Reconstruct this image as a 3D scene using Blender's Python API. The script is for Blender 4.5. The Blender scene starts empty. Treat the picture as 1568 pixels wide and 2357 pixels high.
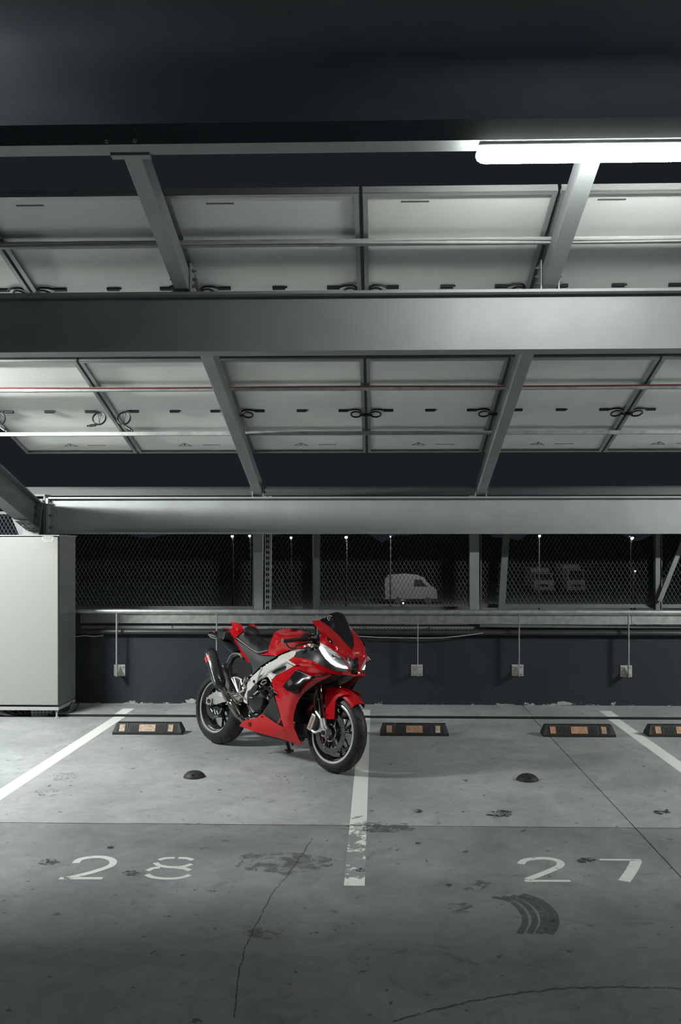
import bpy, bmesh, math, random
import numpy as np
from mathutils import Vector, Matrix
from mathutils.geometry import delaunay_2d_cdt
random.seed(7)
PI = math.pi
SC = bpy.context.scene
COL = SC.collection
# ---------------------------------------------------------------- camera
# Picture frame 1568 x 2357; level camera 1.7 m above the floor, yawed 1.56 deg to the left, lens shifted.
F, TH, CX, CY, H = 2050.0, 0.0273, 809.0, 1265.0, 1.7
cam_data = bpy.data.cameras.new('camera')
cam = bpy.data.objects.new('camera', cam_data); COL.objects.link(cam)
cam.location = (0, 0, H); cam.rotation_euler = (PI / 2, 0, TH)
cam_data.sensor_fit = 'VERTICAL'; cam_data.sensor_height = 36.0
cam_data.lens = 36.0 * F / 2357.0
cam_data.shift_x = -(CX - 784.0) / 2357.0
cam_data.shift_y = (CY - 1178.5) / 2357.0
cam_data.clip_start = 0.05; cam_data.clip_end = 400
SC.camera = cam
# ---------------------------------------------------------------- night sky
world = bpy.data.worlds.new('night'); SC.world = world; world.use_nodes = True
_bg = world.node_tree.nodes['Background']
_bg.inputs['Color'].default_value = (0.0092, 0.0120, 0.0145, 1); _bg.inputs["Strength"].default_value = 1.1
# ---------------------------------------------------------------- exposure
SC.view_settings.view_transform = 'Standard'; SC.view_settings.look = 'None'
SC.view_settings.gamma = 1.0; SC.view_settings.use_curve_mapping = False
SC.view_settings.exposure = 0.0
SC.cycles.use_denoising = True
SC.cycles.sample_clamp_indirect = 6.0
LAMP_IN, LAMP_LEFT, LAMP_RIGHT = 74.0, 1000.0, 720.0      # radiance of the three tube lights
LAMP_COL = (0.965, 1.0, 0.965)

# ---------------------------------------------------------------- picture <-> place
Rv = Vector((math.cos(TH), math.sin(TH), 0)); Dv = Vector((-math.sin(TH), math.cos(TH), 0)); Ov = Vector((0, 0, H))
def ray(u, v): return Dv + Rv * ((u - CX) / F) + Vector((0, 0, -(v - CY) / F))
def ground(u, v, z=0.0):
    r = ray(u, v); return Ov + r * ((z - H) / r.z)
def atY(u, v, Y):
    r = ray(u, v); return Ov + r * (Y / r.y)

# ---------------------------------------------------------------- materials
def mat(name, col, rough=0.5, metal=0.0, emit=None, es=0.0, coat=0.0, spec=None, noise=None, bump=None):
    m = bpy.data.materials.new(name); m.use_nodes = True
    nt = m.node_tree; b = nt.nodes['Principled BSDF']
    b.inputs['Base Color'].default_value = (*col, 1); b.inputs['Roughness'].default_value = rough
    b.inputs['Metallic'].default_value = metal
    if coat: b.inputs['Coat Weight'].default_value = coat; b.inputs['Coat Roughness'].default_value = 0.03
    if spec is not None: b.inputs['Specular IOR Level'].default_value = spec
    if emit: b.inputs['Emission Color'].default_value = (*emit, 1); b.inputs['Emission Strength'].default_value = es
    if noise or bump:
        tc = nt.nodes.new('ShaderNodeTexCoord'); n = nt.nodes.new('ShaderNodeTexNoise')
        nt.links.new(tc.outputs['Object'], n.inputs['Vector'])
        n.inputs['Scale'].default_value = (noise or bump)[0]; n.inputs['Detail'].default_value = 6
        if noise:
            r = nt.nodes.new('ShaderNodeValToRGB'); k = noise[1]
            r.color_ramp.elements[0].position = 0.3; r.color_ramp.elements[1].position = 0.7
            r.color_ramp.elements[0].color = (*[c * (1 - k) for c in col], 1); r.color_ramp.elements[1].color = (*[min(1, c * (1 + k)) for c in col], 1)
            nt.links.new(n.outputs['Fac'], r.inputs[0]); nt.links.new(r.outputs[0], b.inputs['Base Color'])
        if bump:
            bp = nt.nodes.new('ShaderNodeBump'); bp.inputs['Strength'].default_value = bump[1]; bp.inputs['Distance'].default_value = 0.002
            n2 = nt.nodes.new('ShaderNodeTexNoise'); n2.inputs['Scale'].default_value = bump[0]
            nt.links.new(tc.outputs['Object'], n2.inputs['Vector'])
            nt.links.new(n2.outputs['Fac'], bp.inputs['Height']); nt.links.new(bp.outputs[0], b.inputs['Normal'])
    return m

def N(nt, kind, **kw):
    n = nt.nodes.new(kind)
    for k, v in kw.items():
        if k in n.inputs.keys(): n.inputs[k].default_value = v
        else: setattr(n, k, v)
    return n
def ramp(nt, src, stops):
    r = nt.nodes.new('ShaderNodeValToRGB'); e = r.color_ramp.elements
    while len(e) < len(stops): e.new(0.5)
    for i, (p, c) in enumerate(stops):
        e[i].position = p; e[i].color = (c, c, c, 1) if isinstance(c, (int, float)) else (*c, 1)
    nt.links.new(src, r.inputs[0]); return r.outputs[0]

def concrete(name, dark, light, rough=0.42):
    m = bpy.data.materials.new(name); m.use_nodes = True; nt = m.node_tree; b = nt.nodes['Principled BSDF']
    tc = N(nt, 'ShaderNodeNewGeometry'); pos = tc.outputs['Position']
    a = N(nt, 'ShaderNodeTexNoise', Scale=0.9, Detail=9, Roughness=0.62, Distortion=0.6); nt.links.new(pos, a.inputs['Vector'])
    c = N(nt, 'ShaderNodeTexNoise', Scale=5.0, Detail=8, Roughness=0.7, Distortion=1.4); nt.links.new(pos, c.inputs['Vector'])
    mx = N(nt, 'ShaderNodeMath', operation='MULTIPLY_ADD'); mx.inputs[1].default_value = 0.42
    nt.links.new(c.outputs['Fac'], mx.inputs[0])
    m2 = N(nt, 'ShaderNodeMath', operation='MULTIPLY'); m2.inputs[1].default_value = 0.58
    nt.links.new(a.outputs['Fac'], m2.inputs[0]); nt.links.new(m2.outputs[0], mx.inputs[2])
    base = ramp(nt, mx.outputs[0], [(0.36, dark), (0.5, tuple((x + y) / 2 for x, y in zip(dark, light))), (0.62, light)])
    # small dark specks and smears that belong to the slab
    sp = N(nt, 'ShaderNodeTexNoise', Scale=13.0, Detail=3, Roughness=0.5); nt.links.new(pos, sp.inputs['Vector'])
    spk = ramp(nt, sp.outputs['Fac'], [(0.68, 0.0), (0.715, 1.0)])
    sm = N(nt, 'ShaderNodeTexNoise', Scale=3.1, Detail=10, Roughness=0.72, Distortion=2.0); nt.links.new(pos, sm.inputs['Vector'])
    smk = ramp(nt, sm.outputs['Fac'], [(0.57, 0.0), (0.70, 0.6)])
    ad = N(nt, 'ShaderNodeMath', operation='MAXIMUM'); nt.links.new(spk, ad.inputs[0]); nt.links.new(smk, ad.inputs[1])
    mix = N(nt, 'ShaderNodeMix', data_type='RGBA'); nt.links.new(ad.outputs[0], mix.inputs['Factor'])
    nt.links.new(base, mix.inputs[6]); mix.inputs[7].default_value = (*[x * 0.5 for x in dark], 1)
    nt.links.new(mix.outputs[2], b.inputs['Base Color'])
    rg = ramp(nt, a.outputs['Fac'], [(0.3, rough - 0.05), (0.7, rough + 0.14)]); nt.links.new(rg, b.inputs['Roughness'])
    b.inputs['Specular IOR Level'].default_value = 0.35
    bp = N(nt, 'ShaderNodeBump', Strength=0.12, Distance=0.004); nt.links.new(c.outputs['Fac'], bp.inputs['Height']); nt.links.new(bp.outputs[0], b.inputs['Normal'])
    return m

def worn_paint(name, paint, under, wear=0.5, scale=9.0, amount_y=None):
    """white floor paint; flaked patches show the concrete. amount_y = (y0, y1): wear grows only between these world Y."""
    m = bpy.data.materials.new(name); m.use_nodes = True; nt = m.node_tree; b = nt.nodes['Principled BSDF']
    g = N(nt, 'ShaderNodeNewGeometry')
    n = N(nt, 'ShaderNodeTexNoise', Scale=scale, Detail=12, Roughness=0.75); nt.links.new(g.outputs['Position'], n.inputs['Vector'])
    fac = ramp(nt, n.outputs['Fac'], [(wear, 0.0), (wear + 0.03, 1.0)])
    if amount_y:
        s = N(nt, 'ShaderNodeSeparateXYZ'); nt.links.new(g.outputs['Position'], s.inputs[0])
        mr = N(nt, 'ShaderNodeMapRange'); mr.inputs['From Min'].default_value = amount_y[0]; mr.inputs['From Max'].default_value = amount_y[1]
        nt.links.new(s.outputs['Y'], mr.inputs['Value'])
        bell = ramp(nt, mr.outputs[0], [(0.0, 0.0), (0.18, 0.24), (0.6, 0.16), (1.0, 0.0)])
        ad = N(nt, 'ShaderNodeMath', operation='ADD'); nt.links.new(n.outputs['Fac'], ad.inputs[0]); nt.links.new(bell, ad.inputs[1])
        fac = ramp(nt, ad.outputs[0], [(0.645, 0.0), (0.67, 1.0)])
    mix = N(nt, 'ShaderNodeMix', data_type='RGBA'); nt.links.new(fac, mix.inputs['Factor'])
    mix.inputs[6].default_value = (*paint, 1); mix.inputs[7].default_value = (*under, 1)
    nt.links.new(mix.outputs[2], b.inputs['Base Color']); b.inputs['Roughness'].default_value = 0.5
    return m

def stain_mat(name, col, density=0.5, scale=14.0, top=0.85):
    m = bpy.data.materials.new(name); m.use_nodes = True; nt = m.node_tree; b = nt.nodes['Principled BSDF']
    b.inputs['Base Color'].default_value = (*col, 1); b.inputs['Roughness'].default_value = 0.4
    g = N(nt, 'ShaderNodeNewGeometry')
    n = N(nt, 'ShaderNodeTexNoise', Scale=scale, Detail=10, Roughness=0.7, Distortion=1.5); nt.links.new(g.outputs['Position'], n.inputs['Vector'])
    fac = ramp(nt, n.outputs['Fac'], [(density, 0.0), (density + 0.08, top)])
    nt.links.new(fac, b.inputs['Alpha']); return m

STEEL = mat('painted_steel', (0.31, 0.33, 0.335), 0.42, noise=(3.0, 0.08), bump=(60, 0.08))
STEEL_DK = mat('dark_painted_steel', (0.16, 0.17, 0.175), 0.5, noise=(4.0, 0.1))
GALV = mat('galvanised_steel', (0.50, 0.51, 0.49), 0.38, 0.6, noise=(14.0, 0.22))
ALU = mat('aluminium_frame', (0.42, 0.43, 0.42), 0.4, 0.5)
BACKSHEET = mat('white_backsheet', (0.85, 0.87, 0.83), 0.55, noise=(1.5, 0.04))
CEIL = mat('black_ceiling_paint', (0.050, 0.060, 0.072), 0.75, noise=(2.0, 0.15))
PLASTIC = mat('black_plastic', (0.012, 0.013, 0.015), 0.45)
RUBBER = mat('black_rubber', (0.018, 0.019, 0.021), 0.62)
CABW = mat('cabinet_white', (0.255, 0.26, 0.245), 0.42)
CABG_SHADED = mat('cabinet_grey_shaded', (0.14, 0.15, 0.155), 0.45)  # shade on the cabinet's side painted in as a darker grey
BOLT = mat('zinc_bolt', (0.42, 0.42, 0.40), 0.4, 0.6)
INK = mat('dark_print', (0.05, 0.05, 0.055), 0.6)
TAPE = mat('label_tape', (0.13, 0.135, 0.13), 0.55)
ORANGE = mat('faded_orange_reflector', (0.40, 0.21, 0.115), 0.5, noise=(60.0, 0.35))
CREAM = mat('worn_cream_reflector', (0.40, 0.29, 0.20), 0.5, noise=(55.0, 0.4))
WIREM = mat('expanded_mesh_steel', (0.15, 0.16, 0.17), 0.5, 0.3)
REDCABLE = mat('red_cable', (0.15, 0.022, 0.016), 0.6)
GREYCABLE = mat('grey_cable', (0.42, 0.42, 0.40), 0.5)
BAGM = mat('white_bag', (0.65, 0.65, 0.62), 0.6)
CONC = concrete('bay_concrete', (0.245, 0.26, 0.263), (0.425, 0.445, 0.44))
CONC_DIM = concrete('lane_concrete_dimmed', (0.142, 0.155, 0.162), (0.268, 0.286, 0.288))  # slightly darker pour, dimmed further to paint the light falloff toward the camera
JOINT = mat('joint_filler_and_shade', (0.015, 0.016, 0.018), 0.9)
LINEW = worn_paint('line_paint', (0.80, 0.81, 0.77), (0.33, 0.34, 0.33), 0.63, 9.0)
LINEC = worn_paint('line_paint_worn', (0.72, 0.73, 0.69), (0.24, 0.25, 0.245), 0.6, 10.0, (4.45, 6.0))
NUMW = worn_paint('number_paint', (0.62, 0.63, 0.59), (0.17, 0.18, 0.175), 0.60, 12.0)
OIL = stain_mat('oil_stain', (0.035, 0.038, 0.042), 0.46, 22)
SCUFF = stain_mat('tyre_scuff', (0.075, 0.08, 0.085), 0.47, 9, 0.45)
FOOT = stain_mat('muddy_print', (0.05, 0.052, 0.05), 0.55, 26)

def wall_mat():
    m = bpy.data.materials.new('dark_wall_paint'); m.use_nodes = True; nt = m.node_tree; b = nt.nodes['Principled BSDF']
    g = N(nt, 'ShaderNodeNewGeometry'); s = N(nt, 'ShaderNodeSeparateXYZ'); nt.links.new(g.outputs['Position'], s.inputs[0])
    n = N(nt, 'ShaderNodeTexNoise', Scale=5.5, Detail=12, Roughness=0.75); nt.links.new(g.outputs['Position'], n.inputs['Vector'])
    # flakes live in the lowest few centimetres of the paint
    mr = N(nt, 'ShaderNodeMapRange'); mr.inputs['From Min'].default_value = 0.02; mr.inputs['From Max'].default_value = 0.12
    mr.inputs['To Min'].default_value = 0.14; mr.inputs['To Max'].default_value = -0.10
    nt.links.new(s.outputs['Z'], mr.inputs['Value'])
    ad = N(nt, 'ShaderNodeMath', operation='ADD'); nt.links.new(n.outputs['Fac'], ad.inputs[0]); nt.links.new(mr.outputs[0], ad.inputs[1])
    f = ramp(nt, ad.outputs[0], [(0.66, 0.0), (0.68, 1.0)])
    n2 = N(nt, 'ShaderNodeTexNoise', Scale=1.3, Detail=6, Roughness=0.6); nt.links.new(g.outputs['Position'], n2.inputs['Vector'])
    base = ramp(nt, n2.outputs['Fac'], [(0.3, (0.019, 0.022, 0.027)), (0.7, (0.027, 0.030, 0.036))])
    mix = N(nt, 'ShaderNodeMix', data_type='RGBA'); nt.links.new(f, mix.inputs['Factor']); nt.links.new(base, mix.inputs[6])
    mix.inputs[7].default_value = (0.34, 0.35, 0.33, 1); nt.links.new(mix.outputs[2], b.inputs['Base Color']); b.inputs['Roughness'].default_value = 0.7; b.inputs['Specular IOR Level'].default_value = 0.25
    return m
WALLM = wall_mat()

# ---------------------------------------------------------------- mesh builder
class MB:
    def __init__(s): s.v = []; s.f = []; s.sm = []
    def add(s, vs, fs, smooth=False):
        o = len(s.v); s.v += [tuple(p) for p in vs]; s.f += [tuple(i + o for i in f) for f in fs]; s.sm += [smooth] * len(fs); return s
    def box(s, x0, x1, y0, y1, z0, z1, M=None):
        vs = [Vector((x, y, z)) for z in (z0, z1) for y in (y0, y1) for x in (x0, x1)]
        if M is not None: vs = [M @ p for p in vs]
        return s.add(vs, [(0, 2, 3, 1), (4, 5, 7, 6), (0, 1, 5, 4), (2, 6, 7, 3), (0, 4, 6, 2), (1, 3, 7, 5)])
    def tube(s, pts, r, n=10, cap=True, smooth=True, squash=None):
        pts = [Vector(p) for p in pts]; rs = r if isinstance(r, (list, tuple)) else [r] * len(pts)
        rings = []; prev = None
        for i, p in enumerate(pts):
            t = (pts[min(i + 1, len(pts) - 1)] - pts[max(i - 1, 0)]).normalized()
            if prev is None:
                a = Vector((0, 0, 1)) if abs(t.z) < 0.9 else Vector((1, 0, 0)); u = t.cross(a).normalized()
            else: u = (prev - t * prev.dot(t)).normalized()
            prev = u; w = t.cross(u)
            if squash: rings.append([p + (u * math.cos(2 * PI * k / n) * squash[0] + w * math.sin(2 * PI * k / n) * squash[1]) * rs[i] for k in range(n)])
            else: rings.append([p + (u * math.cos(2 * PI * k / n) + w * math.sin(2 * PI * k / n)) * rs[i] for k in range(n)])
        vs = [q for R_ in rings for q in R_]; fs = []
        for i in range(len(pts) - 1):
            for k in range(n): fs.append((i * n + k, i * n + (k + 1) % n, (i + 1) * n + (k + 1) % n, (i + 1) * n + k))
        s.add(vs, fs, smooth)
        if cap:
            s.add(rings[0], [tuple(range(n - 1, -1, -1))]); s.add(rings[-1], [tuple(range(n))])
        return s
    def cyl(s, a, b, r, n=12, **k): return s.tube([a, b], r, n, **k)
    def lathe(s, prof, n=48, c=(0, 0, 0), ax='y', closed=False, smooth=True):
        """prof: (radius, axial) list, revolved about a lateral (y) or vertical (z) axis"""
        c = Vector(c); m = len(prof); vs = []
        for k in range(n):
            a = 2 * PI * k / n; ca, sa = math.cos(a), math.sin(a)
            for (r, h) in prof:
                vs.append(c + (Vector((r * ca, h, r * sa)) if ax == 'y' else Vector((r * ca, r * sa, h))))
        fs = []; e = m if closed else m - 1
        for k in range(n):
            for i in range(e):
                j = (i + 1) % m; k2 = (k + 1) % n
                fs.append((k * m + i, k * m + j, k2 * m + j, k2 * m + i))
        return s.add(vs, fs, smooth)
    def prism(s, poly, ext, smooth=False):
        """poly: list of points; ext: extrusion vector"""
        n = len(poly); a = [Vector(p) for p in poly]; e = Vector(ext)
        return s.add(a + [p + e for p in a], [tuple(range(n - 1, -1, -1)), tuple(range(n, 2 * n))] + [(i, (i + 1) % n, (i + 1) % n + n, i + n) for i in range(n)], smooth)
    def mesh(s, name, m, bevel=0):
        me = bpy.data.meshes.new(name); me.from_pydata(s.v, [], s.f)
        me.polygons.foreach_set('use_smooth', s.sm); me.materials.append(m)
        bm = bmesh.new(); bm.from_mesh(me)
        bmesh.ops.remove_doubles(bm, verts=bm.verts, dist=1e-6)
        bmesh.ops.recalc_face_normals(bm, faces=bm.faces)
        if bevel:
            ed = [e for e in bm.edges if len(e.link_faces) == 2 and e.calc_face_angle(0) > 0.6]
            bmesh.ops.bevel(bm, geom=ed, offset=bevel, segments=2, affect='EDGES', profile=0.6)
        bm.to_mesh(me); bm.free()
        if any(s.sm): me.set_sharp_from_angle(angle=math.radians(38))
        me.update(); return me
    def build(s, name, m, parent=None, bevel=0, kind=None, label=None, cat=None, group=None, M=None):
        o = bpy.data.objects.new(name, s.mesh(name, m, bevel)); COL.objects.link(o)
        if parent: o.parent = parent
        if M is not None: o.matrix_local = M
        return tag(o, label, cat, group, kind)
def tag(o, label=None, cat=None, group=None, kind=None):
    if label: o['label'] = label
    if cat: o['category'] = cat
    if group: o['group'] = group
    if kind: o['kind'] = kind
    return o
def thing(name, loc, label, cat, group=None, M=None):
    o = bpy.data.objects.new(name, None); COL.objects.link(o); o.empty_display_size = 0.1
    o.location = loc
    if M is not None: o.matrix_world = M
    return tag(o, label, cat, group)
def part(name, me, parent, loc=(0, 0, 0), M=None):
    o = bpy.data.objects.new(name, me); COL.objects.link(o); o.parent = parent; o.location = loc
    if M is not None: o.matrix_local = M
    return o
def rel(mb, c):
    c = Vector(c); mb.v = [tuple(Vector(p) - c) for p in mb.v]; return mb

# ================================================================ SETTING
# ---------------------------------------------------------------- floor: slabs with recessed joints
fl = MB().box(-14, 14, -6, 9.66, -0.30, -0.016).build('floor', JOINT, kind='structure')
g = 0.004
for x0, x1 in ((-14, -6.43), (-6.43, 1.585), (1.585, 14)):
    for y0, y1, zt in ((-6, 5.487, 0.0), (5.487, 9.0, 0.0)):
        MB().box(x0 + g, x1 - g, y0 + g, y1 - (g if y1 < 6 else 0.02), -0.05, zt).build('concrete_slab', CONC_DIM if y1 < 6 else CONC, fl)
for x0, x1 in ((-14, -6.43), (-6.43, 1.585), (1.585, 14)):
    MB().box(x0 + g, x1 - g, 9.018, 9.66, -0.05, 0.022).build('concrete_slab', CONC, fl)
# gap shade painted as a black strip along the raised kerb strip
MB().box(-14, 14, 8.985, 9.017, -0.05, -0.004).box(-14, 14, 9.008, 9.0175, -0.05, 0.019).build('trim_gap_shade', JOINT, kind='structure')
# ---------------------------------------------------------------- back wall
MB().box(-12, 12, 9.65, 9.85, -0.3, 0.80).build('wall_back', WALLM, kind='structure')
# peeled plaster lumps at the wall foot
def patch(u, v, w, h, seed):
    r = random.Random(seed); c = atY(u, v, 9.65); s_ = 9.65 / F; n = 16; pts = []
    for k in range(n):
        a = 2 * PI * k / n; q = r.uniform(.65, 1.1)
        pts.append(Vector((c.x + math.cos(a) * w * s_ * .5 * q, 9.649, max(0.026, c.z + math.sin(a) * h * s_ * .5 * q))))
    return MB().prism(pts, (0, -0.005, 0))
PEEL = mat('bare_plaster', (0.32, 0.33, 0.31), 0.8, noise=(30, .2))
for i, (u, v, w, h, lb) in enumerate(((1298, 1621, 40, 16, 'large pale peeled patch at the wall foot above the third wheel stop'),
                                      (1165, 1624, 44, 9, 'thin ragged pale strip at the wall foot left of the large patch'),
                                      (350, 1621, 44, 7, 'thin pale strip of peeled paint at the wall foot above the leftmost wheel stop'),
                                      (440, 1614, 30, 14, 'pale scuffed patch on the wall foot just left of the motorcycle rear tyre'))):
    patch(u, v, w, h, i).build('plaster_patch', PEEL, label=lb, cat='wall patch')
# ---------------------------------------------------------------- ceiling over the lane
MB().box(-14, 14, -6, 6.0, 4.50, 4.70).build('ceiling', CEIL, kind='structure')

# ---------------------------------------------------------------- beams
def ibeam(x0, x1, yc, z0, h, b, tf=0.018, tw=0.012):
    return (MB().box(x0, x1, yc - b / 2, yc + b / 2, z0, z0 + tf).box(x0, x1, yc - b / 2, yc + b / 2, z0 + h - tf, z0 + h)
            .box(x0, x1, yc - tw / 2, yc + tw / 2, z0 + tf, z0 + h - tf))
def bolt(mb, p, ax, r=0.012, l=0.012):
    """hexagon head with a stub of thread"""
    p = Vector(p); a = Vector(ax).normalized()
    mb.tube([p, p + a * l], r, 6, smooth=False); mb.tube([p + a * l, p + a * l * 1.8], r * .5, 8, smooth=False)
S = lambda Y: 5.249 - 0.294 * Y                # underside of the solar roof
SL = math.atan(0.294)
nb = thing('steel_beam', (0, 4.48, 3.725), 'slim steel beam right under the black ceiling behind the tube light', 'beam')
rel(MB().box(-9, 9, 4.42, 4.541, 3.725, 3.828), nb.location).build('beam_body', STEEL, nb)
for (u, v) in ((248, 302), (312, 301), (246, 325), (310, 324)):
    q = atY(u, v, 4.42); b_ = MB(); bolt(b_, q - nb.location, (0, -1, 0), .013, .011); b_.build('bolt', BOLT, nb)
mbm = thing('steel_beam', (0, 5.78, 2.978), 'deep grey middle steel beam across the solar roof, lit white at right', 'beam')
rel(ibeam(-9, 9, 5.785, 2.978, 0.385, 0.15), mbm.location).build('beam_body', STEEL, mbm)
bb = thing('steel_beam', (0, 9.5, 1.866), 'deep grey steel beam along the back above the dark mesh screens', 'beam')
rel(ibeam(-3.50, 9, 9.5, 1.866, 0.395, 0.14), bb.location).build('beam_body', STEEL, bb)
rel(MB().box(-3.525, -3.50, 9.42, 9.58, 1.87, 2.25), bb.location).build('end_plate', STEEL, bb)
for v in (1160, 1187, 1214):
    for yy, rr in ((9.455, .017), ):
        q = atY(103, v, 9.49); b_ = MB(); bolt(b_, Vector((-3.50, 9.455, q.z)) - bb.location, (1, 0, 0), .017, .022); b_.build('bolt', STEEL_DK, bb)
        b_ = MB(); bolt(b_, Vector((-3.50, 9.545, q.z)) - bb.location, (1, 0, 0), .017, .022); b_.build('bolt', STEEL_DK, bb)
EAVE = mat('eaves_paint', (.07, .076, .082), .55)
gt = MB().box(-9, 9, 10.0, 10.06, 2.31, 2.40).box(-9, 9, 10.0, 10.1, 2.40, 2.41)
rel(gt, (0, 10, 2.31)).build('eaves_rail', EAVE, label='dark steel eaves rail peeping above the rear beam', cat='rail', M=Matrix.Translation((0, 10, 2.31)))
# column, brace and side girder at left
cl = thing('steel_column', (-3.61, 9.5, 0), 'dark grey steel column standing behind the top of the white cabinet', 'column')
rel(MB().box(-3.55, -3.53, 9.42, 9.58, 0, 2.27).box(-3.73, -3.71, 9.42, 9.58, 0, 2.27).box(-3.71, -3.55, 9.494, 9.506, 0, 2.27), cl.location).build('column_body', STEEL_DK, cl)
rel(MB().box(-3.74, -3.53, 9.41, 9.59, 2.27, 2.29), cl.location).build('cap_plate', STEEL_DK, cl)
# sloping side girder, parallel to the solar roof
gd = thing('side_girder', (-3.62, 9.4, 2.2), 'sloping grey steel girder at the left edge, bolted to the column', 'beam')
def slopeM(o): return Matrix.Translation(o) @ Matrix.Rotation(-SL, 4, 'X')
Ms = Matrix.Rotation(-SL, 4, 'X')
gm = MB()
gm.box(-.07, .07, -5.2, 0, -.016, 0, Ms).box(-.07, .07, -5.2, 0, -.30, -.284, Ms).box(-.005, .005, -5.2, 0, -.284, -.016, Ms)
gm.build('girder_body', STEEL_DK, gd)
MB().box(-.10, .075, -.02, 0, -.38, .03, Ms).build('end_plate', STEEL_DK, gd)
for k in range(3):
    b_ = MB(); bolt(b_, Ms @ Vector((.035, -.02, -.06 - .085 * k)), Ms @ Vector((0, -1, 0)), .016, .02); b_.build('bolt', STEEL_DK, gd)
gp = MB().box(-.06, .08, -.35, -.03, -.318, -.30, Ms); gp.build('splice_plate', STEEL_DK, gd)
for xx, yy in ((-.01, -.10), (.05, -.10), (-.01, -.24), (.05, -.24)):
    b_ = MB(); bolt(b_, Ms @ Vector((xx, yy, -.318)), Ms @ Vector((0, 0, -1)), .014, .014); b_.build('bolt', STEEL_DK, gd)
p0 = atY(28, 1165, 9.44); p1 = atY(70, 1262, 9.44)
br = MB(); dv = (p1 - p0).normalized(); sd = Vector((0, 0, 1)).cross(dv).normalized()
wv = dv.cross(Vector((0, 1, 0))).normalized() * 0.055
p1 = p0 + dv * .9
br.prism([p0 - wv, p0 + wv, p1 + wv, p1 - wv], (0, 0.05, 0))
rel(br, p0).build('diagonal_brace', STEEL_DK, label='dark flat diagonal brace dropping behind the white cabinet at left', cat='brace', M=Matrix.Translation(p0))

# ---------------------------------------------------------------- rafters
RB = lambda Y: S(Y) - 0.045 - 0.14             # rafter underside
def rafter_mesh(y0, y1):
    """tube section following the slope, origin at its upper end"""
    m = MB(); w = .0475
    dz = -(y1 - y0) * .294; m.v = []
    vs = []
    for yy, zz in ((0, 0), (y1 - y0, dz)):
        for x in (-w, w):
            for h in (0, .14): vs.append((x, yy, zz + h))
    m.add(vs, [(0, 1, 3, 2), (4, 6, 7, 5), (0, 4, 5, 1), (2, 3, 7, 6), (0, 2, 6, 4), (1, 5, 7, 3)])
    return m
rm = rafter_mesh(4.545, 9.56).mesh('rafter_body', STEEL, 0.006)
ep = MB().box(-.100, .100, .012, .060, .0, .012).mesh('end_plate', STEEL)
def cleat_parts(par, loc, tall=.19):
    for sx in (-1, 1):
        MB().box(sx * .056 - .004, sx * .056 + .004, -.06, .05, 0, tall).build('cleat_plate', STEEL, par, M=Matrix.Translation(loc))
        for k in range(3 if tall > .15 else 2):
            b_ = MB(); bolt(b_, (sx * .060, -.02 + .02 * (k % 2), .05 + .05 * k), (sx, 0, 0), .011, .016); b_.build('bolt', STEEL_DK, par, M=Matrix.Translation(loc))
RX = [-3.60, -1.255, 1.115, 3.50]
RLAB = ['grey roof rafter left of the picture, mostly beyond the left edge', 'left of the two long sloping grey rafters, ending behind the motorcycle tail side',
        'right of the two long sloping grey rafters, top end hidden by the tube light', 'sloping grey rafter beyond the right edge of the picture']
for i, x in enumerate(RX):
    if i in (0, 3): continue
    r_ = thing('rafter', (x, 4.545, RB(4.545)), RLAB[i], 'rafter', 'rafters under the solar roof')
    part('rafter_body', rm, r_)
    part('end_plate', ep, r_, (0, -.045, 3.712 - RB(4.545)))
    cleat_parts(r_, Vector((0, 5.785 - 4.545, 3.363 - RB(4.545))))
    cleat_parts(r_, Vector((0, 9.5 - 4.545, 2.261 - RB(4.545))), .12)

# ---------------------------------------------------------------- purlins (horizontal struts)
STRUT = mat('roof_strut_steel', (0.38, 0.39, 0.385), 0.5, 0.2, noise=(12.0, 0.2))
PL = [(5.51, 'galvanised roof strut nearest the tube light carrying pale cables'), (6.45, 'galvanised roof strut hidden above the middle beam'),
      (7.41, 'galvanised roof strut carrying a thin red cable behind the middle beam'), (8.29, 'rearmost galvanised roof strut crossing the white panels')]
for Y, lb in PL:
    z = S(Y) - .045 + .012
    t_ = thing('roof_strut', (0, Y, z), lb, 'strut')
    MB().box(-4.2, 9, -.022, .022, -.012, .045 - .012 - .012).build('strut_body', STRUT, t_)
    for xs in (-2.9, -.3, 2.2): MB().box(xs - .05, xs + .05, -.024, .024, -.014, .02).build('strut_joiner', STRUT, t_)
def cable(name, pts, r, m, label, cat='cable', group=None):
    pts = [Vector(p) for p in pts]; c = pts[0].copy()
    return MB().tube([p - c for p in pts], r, 6).build(name, m, label=label, cat=cat, group=group, M=Matrix.Translation(c))
zc = S(5.51) - .034
def wav(x, a, b, ph): return a * math.sin(x * b + ph)
cable('roof_cable', [(x * .12 - 4, 5.48 + wav(x * .12, .006, 2.1, 0), zc + .005 + wav(x * .12, .006, 3.0, 1)) for x in range(0, 100)], .007, GREYCABLE, 'pale grey cable lying along the front roof strut, upper of two')
cable('roof_cable', [(x * .12 - 4, 5.470 + wav(x * .12, .006, 1.3, 2), zc - .012 + wav(x * .12, .006, 1.7, 2)) for x in range(0, 100)], .006, GREYCABLE, 'pale grey cable lying along the front roof strut, lower of two')
zc = S(7.41) - .034
cable('roof_cable', [(x * .15 - 4.2, 7.38, zc + .014 + wav(x * .15, .003, 2.0, 0)) for x in range(0, 88)], .006, REDCABLE, 'thin red cable along the roof strut behind the middle beam')

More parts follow.
